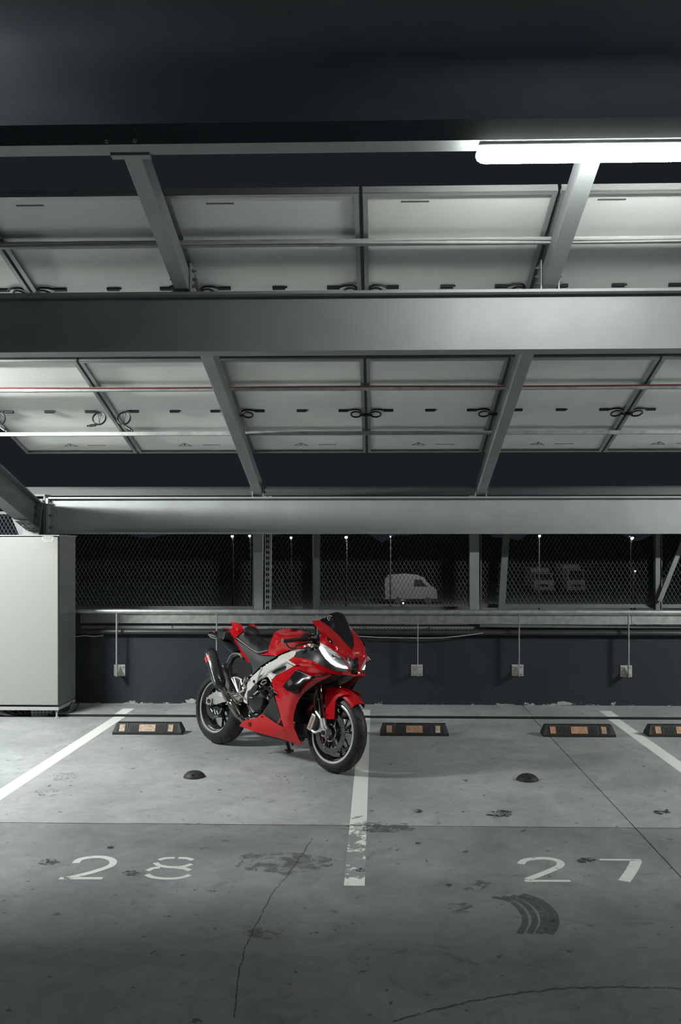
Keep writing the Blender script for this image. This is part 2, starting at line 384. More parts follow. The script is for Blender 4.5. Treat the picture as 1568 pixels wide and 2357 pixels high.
# ---------------------------------------------------------------- solar panels
SX = [-3.50, -2.365, -1.236, -0.086, 1.052, 2.225, 3.37]
G = 0.012
def panel_meshes(w, l):
    """panel lies in its own plane: x across, y down the slope, z up; underside seen"""
    fr = {}
    fr['frame_rail'] = (MB().box(0, w, 0, .028, 0, .004).box(0, w, 0, .003, 0, .046).box(0, w, -.0025, 0, .004, .009).box(0, w, -.0025, 0, .016, .021).box(0, w, -.0025, 0, .028, .033).box(0, w, -.0025, 0, .040, .045).mesh('frame_rail', ALU))
    fr['frame_rail_far'] = (MB().box(0, w, l - .028, l, 0, .004).box(0, w, l - .003, l, 0, .035).mesh('frame_rail', ALU))
    fr['frame_side_a'] = (MB().box(0, .030, .028, l - .028, 0, .004).box(0, .003, .028, l - .028, 0, .035).mesh('frame_rail', ALU))
    fr['frame_side_b'] = (MB().box(w - .030, w, .028, l - .028, 0, .004).box(w - .003, w, .028, l - .028, 0, .035).mesh('frame_rail', ALU))
    fr['backsheet'] = MB().box(.003, w - .003, .003, l - .003, .028, .034).mesh('backsheet', BACKSHEET)
    return fr
def loop_cable(w, xj, yj, sgn, droop):
    """cable leaving a junction box, coiled in a ring and ending in a plug; droop > 0: the ring hangs down"""
    m = MB(); z = .014; r = .058 if droop else .050; sq = 1.0 if droop else 1.35
    cx = xj + sgn * (.088 if droop else .118); pts = [(xj + sgn * .04, yj - .012, z), (xj + sgn * .075, yj - .030 if not droop else yj, z)]
    for k in range(31):
        a = PI / 2 - sgn * k / 30 * 2 * PI * (1.0 if droop else 1.12)
        if droop: pts.append((cx + r * math.cos(a), yj + .004, -.046 + r * math.sin(a)))
        else: pts.append((cx + r * math.cos(a), yj + .034 - r * sq * math.sin(a), z - .0008 * k))
    m.tube(pts, .0078, 6)
    e = Vector(pts[-1])
    if droop:
        e = Vector((cx + sgn * .01, yj + .004, -.046 - r)); q = e + Vector((-sgn * .045, .0, -.006 if sgn > 0 else -.03))
        m.tube([(cx - .012, yj, .008), (cx + .006, yj + .006, -.10)], .002, 4).tube([(cx + .016, yj, .008), (cx + .004, yj + .006, -.10)], .002, 4)
    else: q = e + Vector((sgn * .035, .045, 0))
    m.tube([e, q], .006, 6)
    d = (q - e).normalized() if droop else Vector((sgn, 0, 0)); m.tube([q - d * .01, q + d * .045, q + d * .046, q + d * .07], [.013, .013, .008, .008], 8)
    return m
L1, L2_ = 6.93 - 5.114, 8.815 - 7.0
cs = 1 / math.cos(SL)
for row, (Y0, l) in enumerate(((5.114, L1 * cs), (7.0, L2_ * cs))):
    for i in range(6):
        x0, x1 = SX[i] + G / 2 + .004, SX[i + 1] - G / 2 - .004; w = x1 - x0
        M = Matrix.Translation((x0, Y0, S(Y0))) @ Matrix.Rotation(-SL, 4, 'X')
        pos = ['leftmost column', 'second column from left', 'just left of the centre seam', 'just right of the centre seam', 'fifth column from left', 'rightmost column'][i]
        t_ = thing('solar_panel', (0, 0, 0), ('white-backed solar panel, front row, ' if row == 0 else 'white-backed solar panel, rear row, ') + pos, 'solar panel',
                   'solar panels of the roof', M=M)
        pm = panel_meshes(w, l)
        for k in ('frame_rail', 'frame_rail_far', 'frame_side_a', 'frame_side_b'): part('frame_rail', pm[k], t_)
        part('backsheet', pm['backsheet'], t_)
        yj = (6.89 * 1.15 - 7.0) * cs if row else (5.745 - 5.114) * cs
        if row == 0: yj = .985
        for k, fx in enumerate((.17, .5, .83)):
            xb = w * fx
            jb = MB().box(xb - .043, xb + .043, yj - .012, yj + .012, .010, .028)
            if k == 1: jb.box(xb + .043, xb + .058, yj - .010, yj - .002, .014, .026)
            j_ = jb.build('junction_box', PLASTIC, t_, bevel=.002)
            if k != 1:
                dr = 0
                if row == 1 and i == 0: dr = 1
                if row == 1 and i == 1 and k == 0: dr = 1
                loop_cable(w, xb, yj, 1 if k == 2 else -1, dr).build('cable_loop', PLASTIC, j_)
        if row == 0:
            MB().box(w * .20, w * .20 + .165, .105, .118, .0262, .0278).build('label_strip', TAPE, t_)
        else:
            yt = l - .155
            a = Vector((w * .44, yt - .045, .0262)); b = Vector((w * .44 - .068, yt + .028, .0262)); c = Vector((w * .44 + .068, yt + .028, .0262))
            tri = MB(); th = .007
            for p, q in ((a, b), (b, c), (c, a)):
                d = (q - p).normalized(); n_ = Vector((-d.y, d.x, 0)) * th
                tri.add([p, q, q + n_ * -1 if False else q - n_, p - n_], [(0, 1, 2, 3)])
            # lightning bolt
            tri.add([a + Vector((-.006, .026, 0)), a + Vector((.012, .026, 0)), a + Vector((.002, .042, 0)), a + Vector((.014, .042, 0)), a + Vector((-.010, .066, 0)), a + Vector((-.002, .048, 0)), a + Vector((-.012, .048, 0))], [(0, 1, 2, 3, 4, 5, 6)])
            tri.build('warning_triangle', INK, t_)
            MB().box(w * .44 + .17, w * .44 + .345, yt + .004, yt + .011, .0262, .0278).build('label_strip', INK, t_)

# ---------------------------------------------------------------- tube lights
def tube_light(loc, length, power, label):
    t_ = thing('tube_light', loc, label, 'lamp')
    r = .040
    em = mat('glowing_diffuser', (.9, .9, .88), 0.3, emit=LAMP_COL, es=power)
    pts = [Vector((x, 0, 0)) for x in (0.0, .007, .024, .05, length - .05, length - .024, length - .007, length)]
    MB().tube(pts, [r * .30, r * .62, r * .90, r, r, r * .90, r * .62, r * .30], 16, squash=(1.0, 0.95)).build('diffuser', em, t_)
    cap = [(r * 1.06 * math.cos(math.radians(a)), r * 1.06 * math.sin(math.radians(a))) for a in range(48, 133, 12)]
    MB().prism([Vector((.012, y, z)) for y, z in cap] + [Vector((.012, -.026, .048)), Vector((.012, .026, .048))][:0], (length - .024, 0, 0)).build('housing', CABG_SHADED, t_)
    if loc[1] > 6:
        for x in (.3, length - .3): MB().box(x - .015, x + .015, -.17, .03, .048, .054).build('hanger', STEEL, t_)
    return t_
pl = atY(1096, 361, 4.45)
tube_light((pl.x, 4.45, 3.661), 1.55, LAMP_IN, 'glowing white tube light fixed under the slim steel beam at top right')
tube_light((-5.6, 6.01, 3.25), 1.55, LAMP_LEFT, 'tube light under the solar roof beyond the left edge of the picture')
tube_light((5.5, 6.01, 3.25), 1.55, LAMP_RIGHT, 'tube light under the solar roof beyond the right edge of the picture')
# ---------------------------------------------------------------- screens behind the wall
def screen_mesh(x0, x1, z0, z1, cw=.046, ch=.082, t=.0030, d=.005):
    m = MB(); nx = int(round((x1 - x0) / cw)); nz = int(round((z1 - z0) / ch)); cw = (x1 - x0) / nx; ch = (z1 - z0) / nz
    for i in range(nx):
        for k in range(nz * 2):
            xa = x0 + i * cw; za = z0 + k * ch / 2
            a, b = ((xa, za), (xa + cw / 2, za + ch / 2)), ((xa + cw, za), (xa + cw / 2, za + ch / 2))
            if k % 2: a, b = ((xa + cw / 2, za), (xa, za + ch / 2)), ((xa + cw / 2, za), (xa + cw, za + ch / 2))
            for p, q in (a, b):
                m.add([(p[0] - t, 0, p[1]), (p[0] + t, d, p[1]), (q[0] + t, d, q[1]), (q[0] - t, 0, q[1])], [(0, 1, 2, 3)])
                m.add([(p[0] - t, 0, p[1]), (p[0] - t, -d * .5, p[1]), (q[0] - t, -d * .5, q[1]), (q[0] - t, 0, q[1])], [(0, 1, 2, 3)])
    return m
YM = 10.16
def X_at(u, Y): return atY(u, 1265, Y).x
scr = [(-5.6, -3.98, .98, 2.12, 'dark expanded metal screen behind the column at the far left edge'),
       (X_at(150, YM), X_at(584, YM), 1.03, 2.05, 'dark expanded metal screen between the white cabinet and the left post'),
       (X_at(622, YM), X_at(721, YM), 1.03, 2.05, 'narrow dark expanded metal screen behind the motorcycle, between two posts'),
       (X_at(734, YM), X_at(1082, YM), 1.03, 2.05, 'dark expanded metal screen right of centre, ending at the second wide post'),
       (X_at(1106, YM), X_at(1508, YM), 1.06, 2.05, 'dark expanded metal screen in front of the parked trucks at right'),
       (X_at(1522, YM), 5.4, 1.06, 2.05, 'dark expanded metal screen at the right edge behind the diagonal brace')]
for x0, x1, z0, z1, lb in scr:
    t_ = thing('mesh_screen', ((x0 + x1) / 2, YM, z0), lb, 'mesh screen', 'expanded metal screens')
    hw = (x1 - x0) / 2
    screen_mesh(-hw + .01, hw - .01, .02, z1 - z0 - .01).build('expanded_mesh', WIREM, t_, kind='stuff')
    MB().box(-hw, hw, -.012, .02, -.02, .022).build('bottom_rail', STEEL_DK, t_)
    MB().box(-hw, hw, -.012, .02, z1 - z0 - .012, z1 - z0 + .02).build('top_rail', STEEL_DK, t_)
    MB().box(-hw, -hw + .012, -.010, .018, -1.2, z1 - z0).build('side_rail', STEEL_DK, t_)
    MB().box(hw - .012, hw, -.010, .018, -1.2, z1 - z0).build('side_rail', STEEL_DK, t_)
def post(u, w, Y, lb, z1=2.3, m=STEEL, d=.06):
    x = X_at(u, Y); return MB().box(-w / 2, w / 2, 0, d, 0, z1 + .3).build('screen_post', m, label=lb, cat='post', M=Matrix.Translation((x, Y, -.3)))
post(595, .098, 9.92, 'wide grey steel post behind the motorcycle tail, left of the slotted channel')
post(1092.5, .105, 9.92, 'wide grey steel post at right, left of the parked trucks')
post(727.5, .058, 10.08, 'narrow dark steel post just left of the motorcycle windscreen', m=STEEL_DK)
post(1515, .05, 10.08, 'narrow dark steel post near the right edge beside the diagonal brace', m=STEEL_DK)
# slotted channel: a strip with real slots
xs = X_at(616, 9.94); sm = MB()
w2 = .032; z = -.3
sm.box(-w2, -.018, 0, .02, -.3, 2.3).box(.018, w2 + .012, 0, .02, -.3, 2.3).box(-.003, .003, 0, .02, -.3, 2.3)
z = -.3
while z < 2.3:
    sm.box(-.018, .018, .0, .02, z, z + .028); z += .062
sm.build('slotted_channel', GALV, label='galvanised channel with two rows of slots beside the left wide post', cat='channel', M=Matrix.Translation((xs, 9.94, 0)))
MB().box(-.040, .044, .0, .003, -.3, 2.3).build('channel_back', JOINT, bpy.data.objects['slotted_channel'], M=Matrix.Translation((0, .021, 0)))
# braces behind
def brace(u0, v0, u1, v1, Y, w, lb):
    a, b = atY(u0, v0, Y), atY(u1, v1, Y); d = (b - a).normalized(); n_ = d.cross(Vector((0, 1, 0))) * w / 2
    m = MB().prism([a - n_ - a, a + n_ - a, b + n_ - a, b - n_ - a], (0, .04, 0))
    m.build('screen_brace', STEEL_DK, label=lb, cat='brace', M=Matrix.Translation(a))
brace(1168, 1200, 1150, 1480, 10.05, .075, 'slightly leaning dark steel brace right of the second wide post')
brace(1600, 1180, 1519, 1384, 10.02, .05, 'diagonal dark steel brace at the right edge of the mesh')
# long rails between wall and mesh
a = atY(865, 1424, 9.88)
gp = thing('guard_plank', (0, 9.87, a.z - .048), 'wide pale galvanised guard plank running behind the round handrail', 'rail')
for x0, x1 in ((-3.3, -2.86), (-2.855, 2.81), (2.815, 6.6)):
    MB().box(x0, x1, 0, .012, 0, .098).box(x0, x1, -.028, .012, .098, .106).box(x0, x1, -.02, .0, -.006, .0).build('plank_length', GALV, gp)
a = atY(865, 1444, 9.90)
pc = thing('perforated_channel', (0, 9.905, a.z - .035), 'lower galvanised channel with small holes under the wide guard plank', 'channel')
MB().box(-3.3, 6.6, 0, .01, 0, .066).box(-3.3, 6.6, -.02, .01, -.004, .0).build('channel_body', STEEL, pc)
for k in range(9):
    b_ = MB(); bolt(b_, (-3.0 + k * .72, 0, .035), (0, -1, 0), .009, .012); b_.build('bolt', STEEL_DK, pc)
hm = MB()
for k in range(140):
    x = -1.2 + k * .035
    hm.add([(x, -.0006, .018), (x + .016, -.0006, .018), (x + .016, -.0006, .026), (x, -.0006, .026)], [(0, 1, 2, 3)])
hm.build('slots', JOINT, pc, kind='stuff')
brace(1105, 1440, 1700, 1449, 9.86, .03, 'thin steel strut lying behind the handrail at right, sloping slightly')
a = atY(865, 1455, 9.63)
MB().tube([(-3.3, 0, 0), (6.6, 0, 0)], .030, 12).build('drain_pipe', mat('dark_pipe', (.03, .032, .036), .4), label='dark pipe lying along the top edge of the dark wall', cat='pipe', M=Matrix.Translation((0, 9.60, a.z)))
MB().box(-12, 12, -.02, .22, 0, .02).build('trim_2', STEEL_DK, kind='structure', M=Matrix.Translation((0, 9.65, .80)))
# handrail
a = atY(865, 1408, 9.50); ZR = a.z
hr = thing('handrail', (0, 9.50, ZR), 'round galvanised handrail running along the whole wall behind the motorcycle', 'rail')
MB().tube([(-3.3, 0, 0), (6.6, 0, 0)], .0245, 16).build('rail_pipe', GALV, hr)
for x in (-1.75, .52, 2.9): MB().tube([(x - .05, 0, 0), (x + .05, 0, 0)], .0262, 16).build('pipe_sleeve', GALV, hr)
PLATE = mat('bracket_plate', (.48, .48, .455), .45, .35, noise=(18, .25))
BL = [(269, 275, 1543, 'rail bracket with square wall plate between the cabinet and the motorcycle'),
      (499, 503, 1543, 'rail bracket whose bar stands behind the motorcycle exhaust'),
      (730, 734, 1543, 'rail bracket mostly hidden behind the motorcycle windscreen'),
      (962, 960, 1543, 'rail bracket with square wall plate just right of the motorcycle'),
      (1195, 1192, 1543, 'rail bracket with square wall plate, second from the right'),
      (1447, 1442, 1545, 'rail bracket with square wall plate, nearest the right edge')]
for u, up, vp, lb in BL:
    c = atY(up, vp, 9.64); xb = X_at(u, 9.50); ps = .062
    t_ = thing('rail_bracket', (c.x, 9.65, c.z), lb, 'bracket', 'handrail brackets')
    MB().box(-ps, ps, -.010, 0, -ps, ps).build('wall_plate', PLATE, t_, bevel=.002)
    dx = xb - c.x
    MB().box(dx - .005, dx + .005, -.172, -.135, -.045, ZR - c.z - .02).build('upright_bar', GALV, t_)
    MB().prism([(dx - .004, -.172, -.045), (dx - .004, -.010, -.055), (dx - .004, -.010, .045), (dx - .004, -.135, -.01)], (.008, 0, 0)).build('gusset', PLATE, t_)
    for sx in (-1, 1):
        for sz in (-1, 1):
            b_ = MB(); bolt(b_, (sx * .042, -.010, sz * .040), (0, -1, 0), .009, .010); b_.build('bolt', BOLT, t_)
# hanging cables on the wall
def along(us, Y, r, m, lb):
    cable('wall_cable', [atY(u, v, Y) for u, v in us], r, m, lb)
along([(800, 1462), (830, 1465), (870, 1467), (920, 1468), (970, 1468.5), (1020, 1468), (1060, 1464), (1100, 1459), (1112, 1457)], 9.57, .005, GREYCABLE, 'pale cable sagging along the wall right of the motorcycle')
along([(150, 1466), (170, 1466), (195, 1463), (215, 1465), (238, 1463)], 9.57, .005, GREYCABLE, 'short pale cable on the dark wall beside the white cabinet')

# ---------------------------------------------------------------- white cabinet
CXR = -3.19; YF = 8.87; cb = thing('electrical_cabinet', (-3.75, 9.12, 0), 'tall white electrical cabinet on short feet at the left edge', 'cabinet')
def cbx(x0, x1, y0, y1, z0, z1): return rel(MB().box(x0, x1, y0, y1, z0, z1), (-3.75, 9.12, 0))
zt = atY(126, 1231, YF).z; zb = atY(126, 1625, YF).z
cbx(-4.75, CXR, YF + .03, 9.38, zb, zt - .012).build('body', CABG_SHADED, cb)
cbx(-4.735, CXR - .006, YF, YF + .027, zb + .01, zt - .022).build('door', CABW, cb, bevel=.004)
cbx(-4.76, CXR + .012, YF - .006, 9.39, zt - .012, zt).build('top_cover', CABW, cb)
cbx(-4.75, CXR, YF + .005, 9.38, zb - .045, zb - .012).build('base_frame', STEEL, cb)
for x, y in ((CXR - .03, YF + .04), (CXR - .03, 9.34), (-4.70, YF + .04), (-4.70, 9.34)):
    f = MB().lathe([(0, .0), (.028, .0), (.028, .008), (.010, .014), (.010, .055), (.016, .06), (.016, zb - .05), (0, zb - .05)], 14, (x + 3.75, y - 9.12, 0), 'z')
    f.build('foot', STEEL, cb)
tg = atY(110, 1240, YF - .001)
tp = cbx(tg.x - .058, tg.x + .058, YF - .003, YF - .0005, tg.z - .028, tg.z + .028).build('type_plate', mat('type_plate', (.42, .43, .41), .4, .3), cb)
tl = MB(); r_ = random.Random(2)
for k in range(5):
    x = -.045
    while x < .04:
        w = r_.uniform(.006, .02); tl.add([(x, 0, .018 - k * .009), (x + w, 0, .018 - k * .009), (x + w, 0, .022 - k * .009), (x, 0, .022 - k * .009)], [(0, 1, 2, 3)]); x += w + .005
tl.build('printed_lines', INK, tp, kind='stuff', M=Matrix.Translation((tg.x + 3.75, YF - .0036 - 9.12, tg.z)))
for sx in (-1, 1):
    for sz in (-1, 1): MB().cyl((tg.x + 3.75 + sx * .052, YF - .005 - 9.12, tg.z + sz * .023), (tg.x + 3.75 + sx * .052, YF - 9.12, tg.z + sz * .023), .004, 8).build('rivet', INK, tp)
# cables and tray under the cabinet
r_ = random.Random(5)
for k in range(7):
    x = -4.0 + k * .075; pts = [(x, 9.1 + r_.uniform(-.05, .1), .13), (x + .01, 9.02, .09), (x + .05 + r_.uniform(0, .04), 8.98, .03), (x + .16, 8.97 + .01 * k, .014), (x + .30 + .02 * k, 9.0 + .012 * k, .014), (x + .42, 9.10 + .02 * k, .03), (x + .45, 9.25, .10)]
    P2 = []
    for i in range(len(pts) - 1):
        for j in range(4): P2.append(Vector(pts[i]).lerp(Vector(pts[i + 1]), j / 4))
    P2.append(Vector(pts[-1]))
    for _ in range(2): P2 = [P2[0]] + [(P2[i - 1] + P2[i] * 2 + P2[i + 1]) / 4 for i in range(1, len(P2) - 1)] + [P2[-1]]
    cable('floor_cable', P2, .010 if k != 1 else .012, PLASTIC if k != 1 else GREYCABLE, 'looped cable lying on the floor under the white cabinet' if k != 1 else 'light grey cable bending down under the white cabinet', group='cables under the cabinet')
tr = thing('perforated_bracket', (-3.50, 8.96, 0), 'small grey bracket with holes lying under the right end of the cabinet', 'bracket')
Mt = Matrix.Rotation(math.radians(18), 4, 'Z')
MB().box(0, .20, 0, .003, 0, .075, Mt).box(0, .20, 0, .05, 0.072, .075, Mt).build('bracket_body', CABG_SHADED, tr)
for k in range(5):
    for q in range(2): MB().add([Mt @ Vector((.02 + k * .035, -.001, .02 + q * .028)), Mt @ Vector((.038 + k * .035, -.001, .02 + q * .028)), Mt @ Vector((.038 + k * .035, -.001, .03 + q * .028)), Mt @ Vector((.02 + k * .035, -.001, .03 + q * .028))], [(0, 1, 2, 3)]).build('slot', JOINT, tr)
bg = bmesh.new(); bmesh.ops.create_icosphere(bg, subdivisions=3, radius=.1)
rr = random.Random(4)
for v in bg.verts:
    v.co.x *= 1.5; v.co.y *= .9; v.co.z = max(-.055, v.co.z * .62); v.co += v.normal * .012 * math.sin(v.co.x * 70 + v.co.z * 50) + Vector((rr.uniform(-.003, .003),) * 3)
me = bpy.data.meshes.new('plastic_bag'); bg.to_mesh(me); bg.free(); me.materials.append(BAGM); me.polygons.foreach_set('use_smooth', [True] * len(me.polygons))
q = ground(-8, 1648); o = bpy.data.objects.new('plastic_bag', me); COL.objects.link(o); o.location = (q.x, q.y + .1, .056); tag(o, 'crumpled white bag on the floor under the cabinet at the left edge', 'bag')

# ---------------------------------------------------------------- wheel stops
def stop_meshes(L):
    """rubber stop along x, origin at its middle on the floor; the sloped front faces -y"""
    prof = [(-.085, 0), (-.085, .022), (-.040, .098), (.040, .098), (.085, .022), (.085, 0)]
    def seg(x0, x1, e0, e1, shrink=0):
        m = MB(); rings = []
        for x, e in ((x0, e0), (x1, e1)):
            rings.append([(x + e * max(0, z - .022) / .076, y, z) for y, z in prof])
        n = len(prof)
        m.add(rings[0] + rings[1], [(i, (i + 1) % n, (i + 1) % n + n, i + n) for i in range(n)] + [tuple(range(n - 1, -1, -1)), tuple(range(n, 2 * n))])
        # raised ribs on the sloped face
        k = x0 + .012
        while k < x1 - .012:
            z0_, z1_ = .027, .090
            lo = k + (e0 * .1 if e0 else 0)
            m.add([(k, -.0835, z0_), (k + .005, -.0835, z0_), (k + .005, -.0455, z1_), (k, -.0455, z1_), (k, -.0865, z0_ + .001), (k + .005, -.0865, z0_ + .001), (k + .005, -.0485, z1_ + .001), (k, -.0485, z1_ + .001)],
                  [(4, 5, 6, 7), (0, 4, 7, 3), (1, 2, 6, 5), (3, 7, 6, 2), (0, 1, 5, 4)]) if (k - x0 > .035 or not e0) and (x1 - k > .04 or not e1) else None
            k += .013
        return m
    a = L * .5; b = L * .275
    ms = []
    for x0, x1, e0, e1 in ((-a, -b - .004, .026, 0), (-b + .0, b, 0, 0), (b + .004, a, 0, -.026)):
        ms.append(seg(x0, x1, e0, e1).mesh('stop_section', RUBBER))
    return ms
def refl(xc, w, m):
    d = Vector((0, .045, .076)).normalized(); n_ = Vector((0, -.076, .045)).normalized()
    p = Vector((xc, -.0835, .0245)) + n_ * .0035
    mb = MB(); L = .066
    vs = [p + Vector((sx * w / 2, 0, 0)) + d * (t * L + .006) + n_ * h for h in (0, .002) for t in (0, 1) for sx in (-1, 1)]
    mb.add(vs, [(0, 2, 3, 1), (4, 5, 7, 6), (0, 1, 5, 4), (2, 6, 7, 3), (0, 4, 6, 2), (1, 3, 7, 5)])
    return mb.mesh('reflector', m)
SLAB = ['black rubber wheel stop with cream reflectors in bay 28, left of the motorcycle', 'black rubber wheel stop right of the motorcycle, its right reflector cream',
        'black rubber wheel stop with three orange reflectors beside the right white line', 'black rubber wheel stop cut by the right edge of the picture']
for i, (u0, u1, v) in enumerate(((258, 418, 1691.5), (875, 1033.5, 1694.5), (1252, 1418, 1697), (1495, 1661, 1697))):
    a_, b_ = ground(u0, v), ground(u1, v); c = (a_ + b_) / 2; L = (b_ - a_).length
    t_ = thing('wheel_stop', (c.x, c.y + .085, 0), SLAB[i], 'wheel stop', 'rubber wheel stops')
    for me in stop_meshes(L): part('stop_section', me, t_)
    mats = [(CREAM, CREAM, CREAM), (ORANGE, ORANGE, CREAM), (ORANGE, ORANGE, ORANGE), (ORANGE, ORANGE, ORANGE)][i]
    for xc, w, m in ((-L * .365, .050, mats[0]), (0, .150, mats[1]), (L * .34, .044, mats[2])): part('reflector', refl(xc, w, m), t_)
    for xc in (-L * .19, L * .19): MB().cyl((xc, 0, .098), (xc, 0, .101), .014, 12).build('bolt_cap', PLASTIC, t_)
# ---------------------------------------------------------------- rubber floor studs
for u, v, lb in ((447.5, 1793, 'black rubber floor dome in bay 28 left of the motorcycle'), (1214.5, 1800, 'black rubber floor dome in bay 27 right of the motorcycle')):
    q = ground(u, v - 5)
    t_ = thing('floor_dome', (q.x, q.y, 0), lb, 'floor stud', 'rubber floor domes')
    MB().lathe([(0, .044), (.030, .043), (.052, .036), (.070, .022), (.080, .008), (.082, 0), (0, 0)], 32, (0, 0, 0), 'z').build('dome', RUBBER, t_)
    MB().cyl((0, -.0665, .026), (0, -.060, .034), .008, 10).build('screw_hole', JOINT, t_)

# ---------------------------------------------------------------- painted lines and bay numbers
def flat(poly, z, m, name, lb, cat, grp=None):
    c = sum((Vector(p) for p in poly), Vector()) / len(poly); c.z = 0
    o = MB().prism([Vector((p[0] - c.x, p[1] - c.y, 0)) for p in poly], (0, 0, z)).build(name, m, label=lb, cat=cat, group=grp, M=Matrix.Translation((c.x, c.y, 0.0002)))
    return o
for x, w, m, lb in ((-2.605, .118, LINEW, 'long white parking line left of bay number 28'), (-.108, .105, LINEC, 'worn white parking line running under the motorcycle front wheel'), (2.385, .118, LINEW, 'white parking line at right beyond bay number 27')):
    t_ = thing('parking_line', (x, 6.8, 0), lb, 'parking line', 'white bay lines')
    y0 = 4.50 if x > -1 else 4.49
    for a_, b_ in ((y0, 5.482), (5.492, 8.985), (9.019, 9.33)):
        zt = .0012 if b_ < 9 else .0232
        MB().box(-w / 2, w / 2, a_ - 6.8, b_ - 6.8, 0.0003 if b_ < 9 else .0218, zt).build('painted_strip', m, t_)
def stroke(pts, w, closed=False):
    """ribbon on the floor through picture points, w = widths in metres"""
    P = [ground(u, v) for u, v in pts]; out = MB(); n = len(P)
    # smooth the path
    Q = []
    for i in range(n - 1):
        p0_, p1_, p2_, p3_ = P[max(0, i - 1)], P[i], P[i + 1], P[min(n - 1, i + 2)]
        for k in range(5):
            t = k / 5; Q.append(.5 * ((2 * p1_) + (p2_ - p0_) * t + (2 * p0_ - 5 * p1_ + 4 * p2_ - p3_) * t * t + (3 * p1_ - p0_ - 3 * p2_ + p3_) * t ** 3))
    Q.append(P[-1]); m = len(Q); L, R2 = [], []
    for i in range(m):
        d = (Q[min(i + 1, m - 1)] - Q[max(i - 1, 0)]).normalized(); n_ = Vector((-d.y, d.x, 0)) * w / 2
        L.append(Q[i] + n_ + Vector((0, 0, .0012))); R2.append(Q[i] - n_ + Vector((0, 0, .0012)))
    out.add(L + R2, [(i, i + 1, i + 1 + m, i + m) for i in range(m - 1)])
    return out
NUMS = {
 '28': [('two', [[(174, 1987), (183, 1979), (205, 1974), (235, 1973), (257, 1979), (260, 1988), (248, 1996), (215, 2007), (180, 2016), (148, 2023)]], .040), ('two', [[(137, 2022), (236, 2022)]], .032),
        ('eight', [[(366, 1980), (380, 1976), (402, 1975)], [(411, 1975), (430, 1976), (444, 1980)], [(358, 1986), (366, 1992), (385, 1996), (405, 1996.5), (425, 1994.5), (441, 1989)],
                   [(340, 2005), (350, 1999.5), (368, 1997)], [(405, 1997.5), (425, 1999.5), (437, 2004)], [(338, 2013), (350, 2019), (375, 2022.5), (400, 2022.5), (422, 2019.5), (437, 2014)]], .030)],
 '27': [('two', [[(1199, 1989), (1207, 1981), (1228, 1977), (1255, 1976), (1280, 1980), (1291, 1987), (1287, 1995), (1268, 2004), (1240, 2015), (1214, 2025)]], .042), ('two', [[(1208, 2028), (1313, 2028)]], .028),
        ('seven', [[(1380, 1979), (1476, 1980)]], .026), ('seven', [[(1466, 1981), (1455, 2003), (1437, 2029)]], .060)]}
for nm, fr in (('28', 'faded white bay number 28 painted on the floor at lower left'), ('27', 'white bay number 27 painted on the floor at lower right')):
    allp = [p for _, ss, _ in NUMS[nm] for s_ in ss for p in s_]; cu = sum(p[0] for p in allp) / len(allp); cv = sum(p[1] for p in allp) / len(allp); c = ground(cu, cv)
    t_ = thing('bay_number', (c.x, c.y, 0), fr, 'number')
    digs = {}
    for dg, ss, w in NUMS[nm]:
        for s_ in ss:
            m_ = stroke(s_, w); M_ = digs.setdefault(dg, MB()); M_.add([Vector(p) - Vector((c.x, c.y, 0)) for p in m_.v], m_.f)
    for dg, M_ in digs.items(): M_.build('digit_' + dg, NUMW, t_)

# ---------------------------------------------------------------- stains, scuffs and cracks on the floor
def blob(u, v, w, h, m, lb, seed, cat='stain', name='floor_stain'):
    r = random.Random(seed); n = 22; pts = []
    for k in range(n):
        a = 2 * PI * k / n; q = r.uniform(.7, 1.1)
        p = ground(u + math.cos(a) * w * .5 * q, v + math.sin(a) * h * .5 * q); pts.append(p)
    c = sum(pts, Vector()) / n
    MB().add([p - c + Vector((0, 0, .0016 + (seed % 5) * .0002)) for p in pts], [tuple(range(n))]).build(name, m, label=lb, cat=cat, M=Matrix.Translation(c))
ST = [(112, 1985, 52, 16, OIL, 'black oil stain left of the bay number 28'), (302, 2010, 46, 12, OIL, 'dark stain between the digits two and eight'),
      (255, 1951, 20, 5, OIL, 'small dark spot above the digit two of bay 28'), (1152, 1874, 66, 18, OIL, 'dark blue-grey oil stain in bay 27 above the number'),
      (1350, 1981, 52, 12, OIL, 'dark stain between the digits two and seven'), (963, 1941, 18, 5, OIL, 'small black spot right of the worn centre line'),
      (1032, 2038, 18, 7, OIL, 'small black spot below and left of bay number 27'), (962, 1868, 30, 9, OIL, 'small dark stain right of the centre line above the floor joint'),
      (1523, 1869, 44, 14, OIL, 'brownish dark stain near the right edge above the floor joint'), (145, 1791, 70, 28, FOOT, 'muddy smear in bay 28, upper of two at left'),
      (108, 1824, 60, 24, FOOT, 'muddy smear in bay 28, lower of two at left'), (640, 1796, 60, 26, FOOT, 'muddy smear below the motorcycle'), (575, 1840, 50, 14, FOOT, 'muddy smear below the motorcycle and to its left'),
      (1010, 1885, 30, 40, FOOT, 'faint brown smear right of the centre line'), (830, 2003, 24, 10, OIL, 'dark smudge on the right edge of the centre line near its end'),
      (1100, 2040, 70, 26, SCUFF, 'grey tyre scuff below bay number 27, upper'), (1060, 2092, 90, 26, SCUFF, 'grey tyre scuff below bay number 27, lower left'),
      (870, 1905, 180, 26, SCUFF, 'grey smudge along the floor joint right of the centre line'), (620, 2150, 110, 30, SCUFF, 'dark grey smear on the lane floor at lower left of centre'),
      (640, 1985, 260, 60, SCUFF, 'broad grey smudge between bay 28 number and the centre line')]
for i, (u, v, w, h, m, lb) in enumerate(ST): blob(u, v, w, h, m, lb, i)
